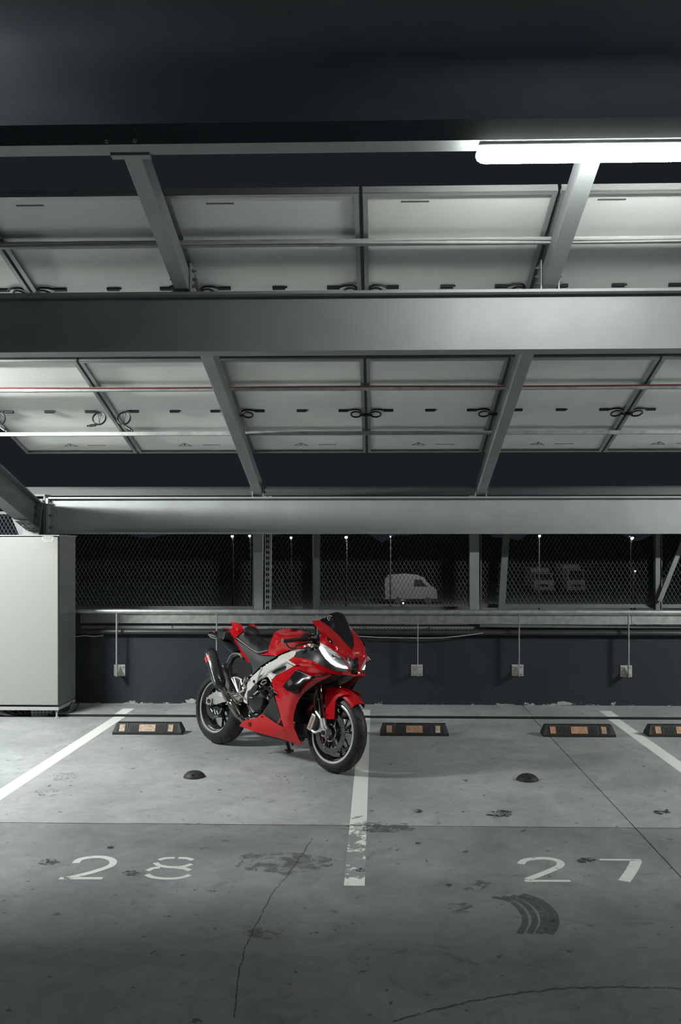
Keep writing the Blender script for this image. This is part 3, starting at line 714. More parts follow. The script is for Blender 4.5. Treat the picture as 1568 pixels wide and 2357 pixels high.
# curved tyre mark
TYRE = stain_mat('tyre_arc', (0.075, 0.08, 0.085), 0.36, 20, .5)
for k, (off, w) in enumerate(((0, .05), (-22, .035), (-44, .03), (-66, .03))):
    m_ = stroke([(1200 + off, 2060 - off * .08), (1240 + off, 2074), (1268 + off, 2098), (1275 + off, 2125), (1262 + off, 2150)], w)
    c = ground(1250, 2100); MB().add([Vector(p) - c + Vector((0, 0, .0005)) for p in m_.v], m_.f).build('tyre_mark', TYRE, label='curved dark tyre mark below bay number 27' + [', outermost arc', ', second arc from outside', ', third arc from outside', ', innermost arc'][k], cat='tyre mark', M=Matrix.Translation(c))
def crack(pts, w, lb):
    r = random.Random(9); P = []
    for i in range(len(pts) - 1):
        for k in range(8):
            t = k / 8; P.append((pts[i][0] + (pts[i + 1][0] - pts[i][0]) * t + r.uniform(-2, 2), pts[i][1] + (pts[i + 1][1] - pts[i][1]) * t + r.uniform(-1.6, 1.6)))
    m_ = stroke(P, w); c = ground(*pts[0]); MB().add([Vector(p) - c + Vector((0, 0, .0004)) for p in m_.v], m_.f).build('floor_crack', CRACK, label=lb, cat='crack', M=Matrix.Translation(c))
CRACK = stain_mat('crack', (.03, .031, .034), .40, 30, .55)
crack([(905, 2352), (1000, 2325), (1100, 2302), (1200, 2286), (1310, 2274), (1430, 2272), (1568, 2276), (1640, 2282)], .010, 'long thin crack crossing the lane floor at bottom right')
crack([(720, 1930), (670, 2005), (625, 2060), (590, 2130), (565, 2180), (548, 2250), (538, 2357)], .006, 'faint crack running down the lane floor left of centre')

# ---------------------------------------------------------------- beyond the mesh: yard, trucks, a pale car, street lamps
MB().box(-120, 120, 12, 180, -.3, 0).build('yard_ground', mat('asphalt', (.10, .105, .11), .85, noise=(.3, .3)), label='dark asphalt yard far below and behind the mesh', cat='ground', kind='structure', M=Matrix.Translation((0, 0, -3.4)))
tl = MB(); tr_ = random.Random(12); tp_ = [(-140, 0)]  # jagged backdrop added to darken the view behind the mesh
for k in range(120): tp_.append((-140 + k * 2.35, 8.5 + 1.6 * math.sin(k * .7) + tr_.uniform(-.8, .8)))
tp_.append((141, 0))
tl.prism([(x, 0, z) for x, z in tp_], (0, 6, 0)).build('dark_backdrop', mat('backdrop_dark', (.04, .046, .045), .9), label='added dark backdrop beyond the yard, hiding the sky behind the mesh', cat='backdrop', M=Matrix.Translation((0, 150, -3.4)))
PALE = mat('pale_car_paint', (.13, .13, .125), .5); DKG = mat('dark_glass', (.02, .02, .024), .1); TRK = mat('truck_paint', (.20, .21, .22), .45)
def truck(u, w, lb, Y=100, h=2.5):
    x = X_at(u, Y); t_ = thing('truck', (x, Y, -3.4), lb, 'truck', 'trucks in the dark yard')
    MB().box(-w / 2, w / 2, 0, 2.2, .7, 1.7).box(-w / 2 + .08, w / 2 - .08, .3, 2.2, 1.7, h).box(-w / 2 + .05, w / 2 - .05, 2.4, 7, .9, h + .5).build('cab', TRK, t_, bevel=.06)
    MB().box(-w / 2 + .2, w / 2 - .2, .27, .3, 1.75, h - .12).build('windscreen', DKG, t_)
    MB().box(-w / 2 - .04, w / 2 + .04, -.12, 0, .55, .85).build('bumper', PALE, t_)
    for s_ in (-1, 1):
        MB().cyl((s_ * (w / 2 - .25), -.03, 1.1), (s_ * (w / 2 - .25), .0, 1.1), .13, 12).build('headlight', PALE, t_)
        for yy in (.9, 5.6): MB().cyl((s_ * (w / 2 - .3), yy, .42), (s_ * (w / 2), yy, .42), .42, 18).build('wheel', RUBBER, t_)
    MB().box(-.5, .5, -.01, .01, .95, 1.25).build('grille', DKG, t_)
truck(1253, 2.2, 'small truck seen from the front through the mesh, left of two')
truck(1327, 2.0, 'small truck seen from the front through the mesh, right of two', 100, 2.9)
ct = thing('parked_van', (X_at(950, 84), 84, -3.4), 'pale parked van seen dimly through the mesh right of the motorcycle', 'van')
body = [(-2.6, .45), (-2.65, 2.3), (-2.3, 2.75), (-.8, 2.85), (.4, 2.75), (1.0, 2.5), (1.7, 1.7), (2.2, 1.4), (2.3, .5)]
MB().prism([(x, -.8, z) for x, z in body], (0, 1.6, 0)).build('body', PALE, ct, bevel=.05)
MB().prism([(.1, -.81, 1.65), (.1, -.81, 2.3), (.75, -.81, 2.3), (1.35, -.81, 1.65)], (0, .02, 0)).build('side_glass', DKG, ct)
for x in (-1.4, 1.4): MB().cyl((x, -.82, .33), (x, -.6, .33), .33, 18).build('wheel', RUBBER, ct)
STAR = mat('far_lamp_glow', (1, 1, 1), .5, emit=(1, 1, .95), es=60)
for i, (u, v, s_, Y) in enumerate(((535, 1234, .10, 70), (575, 1233, .09, 70), (670, 1237, .10, 74), (797, 1236, .12, 72), (899, 1235, .06, 80), (1242, 1233, .10, 76), (1455, 1238, .11, 64), (1462, 1314, .05, 60), (928, 1387, .05, 50))):
    q = atY(u, v, Y); tall = q.z + 3.4
    t_ = thing('street_lamp', (q.x, Y, -3.4), ['distant lit street lamp seen above the motorcycle tail, left of a pair', 'distant lit street lamp above the motorcycle tail, right of a pair', 'distant lit street lamp above the motorcycle tank', 'brightest distant street lamp above the motorcycle windscreen',
        'faint distant street lamp right of the windscreen', 'distant lit street lamp above the left truck', 'distant lit street lamp near the upper right corner of the mesh', 'tiny low lamp shining through the mesh at right', 'tiny low lamp shining at the foot of the mesh right of centre'][i], 'street lamp')
    MB().tube([(0, .15, 0), (0, .15, tall + .1)], .07, 8).build('pole', PLASTIC, t_)
    MB().box(-.15, .15, -.25, .2, tall + .06, tall + .14).build('lamp_head', PLASTIC, t_)
    MB().lathe([(0, -s_), (s_ * .8, -s_ * .5), (s_, 0), (s_ * .7, s_ * .5), (0, s_ * .6)], 12, (0, -.05, tall - .02), 'z').build('bulb', STAR, t_)
def yard_light(x, y, z, e):
    l = bpy.data.lights.new('yard_lamp_light', 'POINT'); l.energy = e; l.shadow_soft_size = .3; o = bpy.data.objects.new('yard_lamp_light', l); COL.objects.link(o); o.location = (x, y, z)
q = atY(1242, 1233, 76); yard_light(q.x + 4, 72, q.z - .5, 1500)
q = atY(899, 1235, 80); yard_light(q.x + 2, 76, q.z - .5, 1500)
# ================================================================ MOTORCYCLE
# bike frame: x forward from the rear contact patch, y to the rider's left, z up; leaning 8 deg onto its side stand
_A, _B = ground(502, 1711), ground(766, 1778)
WB = (_B - _A).length; _d = (_B - _A).normalized(); LEAN = math.radians(8)
_l0 = Vector((-_d.y, _d.x, 0)); UPB = Vector((0, 0, math.cos(LEAN))) + _l0 * math.sin(LEAN); LYB = _l0 * math.cos(LEAN) - Vector((0, 0, math.sin(LEAN)))
MBK = Matrix(((_d.x, LYB.x, UPB.x, _A.x), (_d.y, LYB.y, UPB.y, _A.y), (_d.z, LYB.z, UPB.z, _A.z), (0, 0, 0, 1)))
ZO = {0: (0, 0, 1), 1: (430, 1390, 3.484), 2: (440, 1400, 7.467), 3: (640, 1400, 7.127), 4: (440, 1560, 7.127), 5: (640, 1570, 7.127), 6: (540, 1500, 9.8)}
def bk(u, v, y):
    """point of the bike whose lateral offset is y and that lies on the line of sight (u, v)"""
    r = ray(u, v); t = (y - (Ov - _A).dot(LYB)) / r.dot(LYB); p = Ov + r * t - _A
    return Vector((p.dot(_d), y, p.dot(UPB)))
def P(n, x, y, yb):
    a, b, s = ZO[n]; return bk(a + x / s, b + y / s, yb)
RED = mat('red_gloss_paint', (0.50, 0.0012, 0.006), 0.32, coat=.6, spec=.15)
REDD = mat('red_gloss_paint_inner', (0.35, 0.003, 0.006), 0.35, coat=.5)
BLKG = mat('black_gloss', (0.006, 0.006, 0.007), 0.2, coat=.3)
SCRM = mat('dark_screen', (0.006, 0.006, 0.007), 0.32, spec=.3)
BLKM = mat('black_satin', (0.014, 0.015, 0.017), 0.42)
BLKS = mat('matt_black_subframe', (0.045, 0.05, 0.055), 0.5)
SEATM = mat('seat_vinyl', (0.014, 0.015, 0.017), 0.5, bump=(220, .15))
CARB = mat('carbon_fibre', (0.03, 0.032, 0.035), 0.22, coat=.8, noise=(160, .4))
SILV = mat('silver_frame', (0.80, 0.80, 0.75), 0.34, 0.3)
CAST = mat('cast_aluminium', (0.52, 0.52, 0.50), 0.38, 0.7)
CHRM = mat('polished_metal', (0.75, 0.75, 0.73), 0.12, 1.0)
GOLD = mat('bronze_fork', (0.42, 0.30, 0.20), 0.22, 1.0)
TITA = mat('heated_steel_pipe', (0.20, 0.185, 0.17), 0.25, 0.9, noise=(12, .35))
ENG = mat('engine_black', (0.022, 0.024, 0.027), 0.33, 0.3)
TYREM = mat('tyre_rubber', (0.021, 0.022, 0.024), 0.5, spec=.4)
GROOVE = mat('tread_groove', (0.004, 0.004, 0.005), 0.8)
RIMB = mat('rim_black', (0.012, 0.012, 0.014), 0.22, coat=.4)
RIMW = mat('rim_bright_edge', (0.72, 0.72, 0.68), 0.25, 0.5)
DISC = mat('brake_disc_steel', (0.16, 0.165, 0.17), 0.3, 0.9, noise=(40, .3))
LENS = mat('headlight_reflector', (0.60, 0.61, 0.62), 0.30, 0.5)
DRL = mat('daylight_strip', (1, 1, 1), 0.3, emit=(1, 1, 1.0), es=3.0)
DRL2 = mat('headlight_inner_glow', (.8, .8, .8), 0.3, emit=(1, 1, 1.0), es=.35)
WHT = mat('white_sticker', (.72, .72, .72), .4)
STKR = mat('red_sticker', (.75, .01, .02), .4)
ORTXT = mat('orange_lettering', (.55, .07, .02), .5)
RADI = mat('radiator_core', (0.012, 0.013, 0.014), .5)

bike = thing('motorcycle', (0, 0, 0), 'red sport motorcycle parked on its side stand, daylight strips lit', 'motorcycle', M=MBK)
def bp(mb, name, m, par=None, **k): return mb.build(name, m, par or bike, **k)

def smooth_path(pts, k=5, closed=False):
    n = len(pts); out = []
    rng_ = range(n if closed else n - 1)
    for i in rng_:
        g_ = (lambda j: pts[j % n]) if closed else (lambda j: pts[min(max(j, 0), n - 1)])
        a, b, c, d = (np.array(g_(i + q), float) for q in (-1, 0, 1, 2))
        for s_ in range(k):
            t = s_ / k; out.append(tuple(.5 * (2 * b + (c - a) * t + (2 * a - 5 * b + 4 * c - d) * t * t + (3 * b - a - 3 * c + d) * t ** 3)))
    if not closed: out.append(tuple(pts[-1]))
    return out
def inside(pt, poly):
    x, y = pt; c = False; n = len(poly); j = n - 1
    for i in range(n):
        xi, yi = poly[i][:2]; xj, yj = poly[j][:2]
        if (yi > y) != (yj > y) and x < (xj - xi) * (y - yi) / (yj - yi + 1e-12) + xi: c = not c
        j = i
    return c
def dens(poly, step):
    out = []; n = len(poly)
    for i in range(n):
        a, b = np.array(poly[i], float), np.array(poly[(i + 1) % n], float)
        k = max(1, int(np.hypot(*(b - a)[:2]) / step))
        for s_ in range(k): out.append(tuple(a + (b - a) * s_ / k))
    return out
def tps(px, vals, reg=0.0):
    n = len(px); K = np.zeros((n + 3, n + 3)); d = np.linalg.norm(px[:, None] - px[None], axis=2)
    K[:n, :n] = np.where(d > 0, d * d * np.log(d + 1e-9), 0) + np.eye(n) * reg
    K[:n, n] = 1; K[:n, n + 1:] = px; K[n, :n] = 1; K[n + 1:, :n] = px.T
    w = np.linalg.solve(K, np.concatenate([vals, np.zeros(3)]))
    def f(q):
        dd = np.linalg.norm(q[:, None] - px[None], axis=2)
        return np.where(dd > 0, dd * dd * np.log(dd + 1e-9), 0) @ w[:n] + w[n] + q @ w[n + 1:]
    return f
def shell(n, outline, ctrl=(), holes=(), step=2.2, th=.004, smooth=False, mirror=False, join=False, push=0.0, ang=38):
    """curved body panel: outline / ctrl are (x, y, lateral) seen in view n; returns list of (verts, faces) in bike frame"""
    a, b, s_ = ZO[n]
    cv = lambda q: (a + q[0] / s_, b + q[1] / s_, q[2])
    ol = [cv(q) for q in outline]
    if smooth: ol = smooth_path(ol, 4, True)
    ct = [cv(q) for q in ctrl]; hl = [[(a + q[0] / s_, b + q[1] / s_) for q in h] for h in holes]
    bd = dens(ol, step); sc = 40.0
    fitp = bd[::max(1, len(bd) // 90)] + ct
    seen = {}; 
    for q in fitp: seen[(round(q[0] / 1.2), round(q[1] / 1.2))] = q
    fitp = list(seen.values()); px = np.array([q[:2] for q in fitp]) / sc
    f = tps(px, np.array([q[2] for q in fitp]), 2e-3)
    xs = [q[0] for q in bd]; ys = [q[1] for q in bd]; ins = []
    yy = min(ys); row = 0
    hb = [dens([(p[0], p[1], 0) for p in h], step) for h in hl]
    allb = np.array([q[:2] for q in bd] + [q[:2] for h in hb for q in h])
    st = step * 1.15
    while yy < max(ys):
        xx = min(xs) + (st / 2 if row % 2 else 0)
        while xx < max(xs):
            if inside((xx, yy), bd) and not any(inside((xx, yy), h) for h in hl):
                if np.min(np.hypot(allb[:, 0] - xx, allb[:, 1] - yy)) > step * .55: ins.append((xx, yy))
            xx += st
        yy += st * .87; row += 1
    pts = [q[:2] for q in bd]; edges = [(i, (i + 1) % len(bd)) for i in range(len(bd))]
    for h in hb:
        o = len(pts); pts += [q[:2] for q in h]; edges += [(o + i, o + (i + 1) % len(h)) for i in range(len(h))]
    nb_ = len(bd); pts += ins
    r = delaunay_2d_cdt([Vector(p) for p in pts], edges, [], 0, 1e-4)
    V, Fc, orig = r[0], r[2], r[3]
    ylat = f(np.array([(v.x, v.y) for v in V]) / sc)
    lo_, hi_ = min(q[2] for q in fitp), max(q[2] for q in fitp); ylat = np.clip(ylat, lo_ - .01, hi_ + .004)
    for i, og in enumerate(orig):
        for o in og:
            if o < nb_: ylat[i] = bd[o][2]
    fs = []
    for t in Fc:
        c = sum((V[i] for i in t), Vector((0, 0))) / len(t)
        if inside(c, bd) and not any(inside(c, h) for h in hl): fs.append(tuple(t))
    vs = [bk(v.x, v.y, float(ylat[i])) for i, v in enumerate(V)]
    return vs, fs
def thicken(bm, th):
    bm.verts.ensure_lookup_table(); bm.verts.index_update()
    vs = list(bm.verts); be = [(e.verts[0], e.verts[1], e.link_faces[0]) for e in bm.edges if len(e.link_faces) == 1]
    fs = list(bm.faces); inner = [bm.verts.new(v.co - v.normal * th) for v in vs]
    for f in fs:
        try: bm.faces.new([inner[v.index] for v in reversed(f.verts)])
        except ValueError: pass
    for a, b, f in be:
        vl = list(f.verts); i = vl.index(a)
        if vl[(i + 1) % len(vl)] is b: a, b = b, a
        try: bm.faces.new((a, b, inner[b.index], inner[a.index]))
        except ValueError: pass
    bm.normal_update()
def make_shell(name, m, n, outline, ctrl=(), par=None, holes=(), th=.005, step=2.2, smooth=False, both=True, join=False, label=None, ang=38, push=0):
    vs, fs = shell(n, outline, ctrl, holes, step, th, smooth)
    used = sorted({i for f in fs for i in f}); mp = {o: k for k, o in enumerate(used)}
    vs = [vs[i] for i in used]; fs = [tuple(mp[i] for i in f) for f in fs]
    if push: vs = [Vector((v.x, v.y - push, v.z)) for v in vs]
    # orient outward (towards the right-hand side, -y)
    out = []
    def orient(vs_, fs_, sgn):
        me = bpy.data.meshes.new(name); me.from_pydata(vs_, [], fs_)
        bm = bmesh.new(); bm.from_mesh(me)
        if join: bmesh.ops.remove_doubles(bm, verts=[v for v in bm.verts if abs(v.co.y) < .004], dist=.006)
        bmesh.ops.recalc_face_normals(bm, faces=bm.faces)
        s_ = sum(f.normal.y * f.calc_area() * (1 if f.calc_center_median().y > 0 else -1) for f in bm.faces)
        if s_ < 0: bmesh.ops.reverse_faces(bm, faces=bm.faces)
        bm.normal_update()
        thicken(bm, th)
        bm.to_mesh(me); bm.free(); me.materials.clear(); me.materials.append(m)
        me.polygons.foreach_set('use_smooth', [True] * len(me.polygons)); me.set_sharp_from_angle(angle=math.radians(ang)); me.update()
        o = bpy.data.objects.new(name, me); COL.objects.link(o); o.parent = par or bike
        if label: o['label'] = label
        out.append(o)
    mv = [Vector((v.x, -v.y, v.z)) for v in vs]; mf = [tuple(reversed(f)) for f in fs]
    if join:
        o_ = len(vs); orient(vs + mv, fs + [tuple(i + o_ for i in f) for f in mf], 1)
    else:
        orient(vs, fs, 1)
        if both: orient(mv, mf, -1)
    return out

# ---------------------------------------------------------------- wheels
def tyre(name, cx, rad, w, rimr):
    h = w / 2; prof = []
    crown = h * 1.02
    for k in range(15):
        a = -PI * .47 + PI * .94 * k / 14
        prof.append((rad - crown + crown * math.cos(a) * 1.0, h * math.sin(a) / math.sin(PI * .47)))
    side = [(rimr + .012, h * .80), (rimr - .004, h * .66)]
    prof = [(r_, -y_) for r_, y_ in reversed(side)] + prof + side
    return bp(MB().lathe([(r_, y_) for r_, y_ in prof], 96, (cx, 0, rad), 'y'), name, TYREM, label='worn black tyre with curved tread grooves')
def tread(t_, cx, rad, w, n, crown):
    m = MB(); h = w / 2
    for k in range(n):
        for s_ in (-1, 1):
            a0 = 2 * PI * (k + (.5 if s_ > 0 else 0)) / n; pts = []
            for j in range(9):
                f = j / 8; ph = s_ * (.18 + f * .95); a = a0 + .20 * f ** 1.4 * 1.0
                r_ = rad - crown + crown * math.cos(ph) + .0012; y = h * math.sin(ph) / math.sin(PI * .47)
                pts.append((a, r_, y, .014 * math.sin(PI * min(1, max(.08, f))) + .003))
            L, R2 = [], []
            for a, r_, y, wd in pts:
                for q, sg in ((L, -1), (R2, 1)):
                    aa = a + sg * wd / 2 / rad * 1.0
                    q.append(Vector((cx + r_ * math.cos(aa), y, rad + r_ * math.sin(aa))))
            m.add(L + R2, [(i, i + 1, i + 10, i + 9) for i in range(8)])
    m.build('tread_grooves', GROOVE, t_, kind='stuff')
RF, RR = .300, .322
ft = tyre('front_tyre', WB, RF, .122, .222); tread(ft, WB, RF, .122, 15, .061 * 1.02)
rt = tyre('rear_tyre', 0, RR, .192, .222); tread(rt, 0, RR, .192, 15, .096 * 1.02)
def rim(name, cx, rad, w, nsp, front):
    h = w / 2 * .66; R0 = .218
    o = bp(MB().lathe([(R0, -h - .006), (R0 + .012, -h - .004), (R0 + .014, -h), (R0 - .008, -h + .010), (R0 - .026, -h + .03), (R0 - .028, 0), (R0 - .026, h - .03), (R0 - .008, h - .010), (R0 + .014, h), (R0 + .012, h + .004), (R0, h + .006),
                  (R0 - .014, h - .010), (R0 - .036, h - .034), (R0 - .038, 0), (R0 - .036, -h + .034), (R0 - .014, -h + .010)], 72, (cx, 0, rad), 'y', closed=True), name, RIMB)
    for s_ in (-1, 1):
        MB().lathe([(R0 - .006, s_ * (h + .003)), (R0 - .004, s_ * (h + .0095)), (R0 + .004, s_ * (h + .0105)), (R0 + .012, s_ * (h + .0075)), (R0 + .013, s_ * (h + .002))], 72, (cx, 0, rad), 'y').build('rim_flange', RIMW, o, label='bright machined rim edge')
    # spokes: forked pairs from the hub
    for k in range(nsp):
        a = 2 * PI * k / nsp + (.30 if front else .1)
        m = MB()
        def q(r_, aa, y): return Vector((cx + r_ * math.cos(aa), y, rad + r_ * math.sin(aa)))
        yo = .0
        for da in (-.17, .17):
            m.tube([q(.040, a + da * .5, yo), q(.11, a + da * .55, yo), q(.186, a + da * 1.15, yo)], [.013, .0095, .010], 8, squash=(1, 1.1))
        m.tube([q(.105, a - .10, yo), q(.105, a + .10, yo)], .008, 6)
        if front: m.tube([q(.135, a - .10, yo), q(.186, a + .30, yo)], .007, 6)
        m.build('spoke', RIMB, o)
    MB().cyl((cx, -.05 if front else -.065, rad), (cx, .05 if front else .065, rad), .046, 24).build('hub', ENG, o)
    return o
fr_ = rim('front_rim', WB, RF, .122, 5, True); rr_ = rim('rear_rim', 0, RR, .192, 5, False)
# valve stickers / rim tape lettering as small bright ticks on both flanges
for (o, cx, rad, h, n0, n1) in ((fr_, WB, RF, .0403, 150, 205), (rr_, 0, RR, .0634, 118, 196)):
    m = MB(); r_ = random.Random(8)
    for k in range(n0, n1):
        a = k * 2 * PI / 300 + PI * .55
        if r_.random() < .25: continue
        for q in (0,):
            R_ = .1965 + r_.uniform(0, .002); w_ = r_.uniform(.005, .011)
            m.add([(cx + R_ * math.cos(a), -h + .017, rad + R_ * math.sin(a)), (cx + R_ * math.cos(a + .014), -h + .017, rad + R_ * math.sin(a + .014)),
                   (cx + (R_ + w_) * math.cos(a + .014), -h + .004, rad + (R_ + w_) * math.sin(a + .014)), (cx + (R_ + w_) * math.cos(a), -h + .004, rad + (R_ + w_) * math.sin(a))], [(0, 1, 2, 3)])
    m.build('rim_tape', WHT, o, kind='stuff')
# rows of white dots inside the rear barrel
m = MB()
for k in range(26):
    for row in range(3):
        a = PI * .86 + k * .042 + (.021 if row % 2 else 0); y = .052 - row * .018; R_ = .1835
        c = Vector((R_ * math.cos(a), y, RR + R_ * math.sin(a))); t = Vector((-math.sin(a), 0, math.cos(a))) * .0035
        m.add([c - t + Vector((0, -.006, 0)), c + t + Vector((0, -.006, 0)), c + t + Vector((0, .006, 0)), c - t + Vector((0, .006, 0))], [(0, 1, 2, 3)])
m.build('rim_dots', WHT, rr_, kind='stuff')
# sidewall lettering, small relief blocks
m = MB(); r_ = random.Random(11)
for seg0, seg1 in ((-1.95, -1.78), (-1.40, -1.05), (-2.55, -2.38)):
    a = seg0
    while a < seg1:
        w_ = r_.uniform(.010, .02); R_ = .240; y = -.0585
        m.add([(WB + R_ * math.cos(a), y, RF + R_ * math.sin(a)), (WB + R_ * math.cos(a + w_), y, RF + R_ * math.sin(a + w_)), (WB + (R_ + .010) * math.cos(a + w_ + .03), y - .0015, RF + (R_ + .010) * math.sin(a + w_ + .03)), (WB + (R_ + .010) * math.cos(a + .03), y - .0015, RF + (R_ + .010) * math.sin(a + .03))], [(0, 1, 2, 3)])
        a += w_ + .018
m.build('sidewall_lettering', mat('sidewall_relief', (.09, .09, .09), .5), ft, kind='stuff')
# brake discs
def disc(cx, rad, y, r0, r1, name, bob=True):
    o = bp(MB().lathe([(r0, y - .0025), (r1, y - .0025), (r1, y + .0025), (r0, y + .0025)], 64, (cx, 0, rad), 'y', closed=True, smooth=False), name, DISC)
    hm_ = MB(); s_ = -1 if y < 0 else 1
    for k in range(40):
        for j in range(3):
            a = 2 * PI * (k + j * .33) / 40; R_ = r0 + (r1 - r0) * (.25 + .25 * j); c = Vector((cx + R_ * math.cos(a), y + s_ * .0028, rad + R_ * math.sin(a)))
            hm_.add([c + Vector((math.cos(q * PI / 3) * .0035, 0, math.sin(q * PI / 3) * .0035)) for q in range(6)], [tuple(range(6))])
    hm_.build('disc_holes', GROOVE, o, kind='stuff')
    if bob:
        for k in range(6):
            a = 2 * PI * k / 6 + .15
            c = Vector((cx, y, rad)); d = Vector((math.cos(a), 0, math.sin(a)))
            MB().tube([c + d * .052, c + d * (r0 + .004)], [.012, .008], 6, squash=(1, .4)).build('carrier_arm', ENG, o)
            MB().lathe([(.0035, -.006), (.0095, -.006), (.0095, .006), (.0035, .006)], 12, c + d * (r0 + .003) + Vector((0, s_ * .002, 0)), 'y', closed=True).build('bobbin', CHRM, o)
    return o
dR = disc(WB, RF, -.068, .118, .160, 'front_brake_disc'); disc(WB, RF, .068, .118, .160, 'front_brake_disc')
ab = bp(MB().lathe([(.056, -.073), (.066, -.073), (.066, -.069), (.056, -.069)], 48, (WB, 0, RF), 'y', closed=True, smooth=False), 'sensor_ring', DISC)
m = MB()
for k in range(48):
    a = 2 * PI * k / 48; c = lambda R_, da: (WB + R_ * math.cos(a + da), -.0735, RF + R_ * math.sin(a + da))
    m.add([c(.058, 0), c(.058, .05), c(.0685, .05), c(.0685, 0)], [(0, 1, 2, 3)])
m.build('ring_teeth', RIMW, ab, kind='stuff')
disc(0, RR, -.088, .070, .108, 'rear_brake_disc', False)
# ---------------------------------------------------------------- fork, caliper, axle
fk0, fk1 = Vector((1.195, 0, .985)), Vector((1.412, 0, .335))
for s_ in (-1, 1):
    y = s_ * .106; a = Vector((fk0.x, y, fk0.z)); b = Vector((fk1.x, y, fk1.z)); L_ = lambda t: a.lerp(b, t)
    fo = bp(MB().tube([L_(0), L_(.66), L_(.66), L_(.69)], [.0265, .0265, .029, .029], 18), 'fork_tube', GOLD, label='bronze upper fork tube')
    MB().tube([L_(.69), L_(.93)], .0195, 16).build('slider', CHRM, fo, label='polished fork slider')
    foot = MB().tube([L_(.90), L_(.98), Vector((WB - .012, y, RF + .02)), Vector((WB - .004, y, RF - .022))], [.025, .028, .030, .022], 14)
    foot.tube([Vector((WB - .005, y - .03 * 1, RF)), Vector((WB - .005, y + .03, RF))], .030, 18)
    # caliper arms
    foot.tube([L_(.93), Vector((1.330, y * .95, .425)), Vector((1.305, y * .93, .44))], [.014, .012, .012], 8)
    foot.tube([Vector((WB - .02, y, RF + .01)), Vector((1.36, y * .95, .300)), Vector((1.318, y * .93, .283)), Vector((1.28, y * .93, .292))], [.014, .010, .012, .012], 8)
    foot.tube([L_(.98), Vector((1.335, y * .95, .288))], [.008, .008], 8)
    foot.build('fork_foot', CAST, fo)
    MB().cyl(Vector((WB - .005, y + s_ * .03, RF)), Vector((WB - .005, y + s_ * .042, RF)), .019, 6).build('axle_nut', ENG, fo)
    # caliper: blocky body along the disc rear edge
    ca = MB(); c0, c1 = Vector((1.262, s_ * .088, .405)), Vector((1.222, s_ * .088, .300))
    c0 = Vector((1.285, s_ * .090, .420)); c1 = Vector((1.240, s_ * .090, .297))
    dd = (c1 - c0).normalized(); nn = Vector((-dd.z, 0, dd.x)) * -1
    if nn.x > 0: nn = -nn
    body = []
    for (t, w_) in ((0, .020), (.012, .030), (.125, .030), (.137, .018)): body.append(c0 + dd * t - nn * .016 * 0 + nn * 0)
    q = [c0 + nn * .016, c0 + dd * .131 + nn * .016, c0 + dd * .131 - nn * .028, c0 + dd * .11 - nn * .036, c0 + dd * .02 - nn * .036, c0 - nn * .028]
    e_ = Vector((0, -.055 * 1, 0)) if s_ < 0 else Vector((0, .055, 0))
    q = [p - e_ * .62 for p in q]
    cal = bp(MB().prism(q, e_), 'brake_caliper', CAST, bevel=.005, label='silver brake caliper with orange lettering')
    if s_ < 0:
        tcur = bpy.data.curves.new('caliper_lettering', 'FONT'); tcur.body = 'brembo'; tcur.size = .030; tcur.extrude = .0006; tcur.align_x = 'CENTER'; tcur.align_y = 'CENTER'; tcur.offset = .0008
        to = bpy.data.objects.new('caliper_lettering_tmp', tcur); COL.objects.link(to)
        bpy.context.view_layer.update(); me = bpy.data.meshes.new_from_object(to); bpy.data.objects.remove(to); me.materials.clear(); me.materials.append(ORTXT)
        # text reads upwards along the caliper, facing the right-hand side
        cc = c0 + dd * .066 - nn * .010; cc.y = q[0].y + e_.y - .0008
        xax = -dd; zax = Vector((0, -1, 0)); yax = zax.cross(xax)
        xl = Matrix(((xax.x, yax.x, zax.x, cc.x), (xax.y, yax.y, zax.y, cc.y), (xax.z, yax.z, zax.z, cc.z), (0, 0, 0, 1)))
        part('caliper_lettering', me, cal, M=xl)
    hs = [Vector((1.285, y * .8, .43)), Vector((1.26, y * .8, .50)), Vector((1.245, y * .7, .56)), Vector((1.25, y * .5, .66))]
    bp(MB().tube(smooth_path([tuple(p) for p in hs]), .0045, 8), 'brake_hose', GREYCABLE if s_ < 0 else PLASTIC)
bp(MB().cyl((WB, -.13, RF), (WB, .13, RF), .012, 12), 'front_axle', CHRM)
bp(MB().box(1.16, 1.25, -.13, .13, .93, .955, Matrix.Rotation(0, 4, 'X')), 'top_yoke', SILV, bevel=.006)
bp(MB().box(1.22, 1.31, -.13, .13, .72, .76), 'lower_yoke', ENG, bevel=.006)
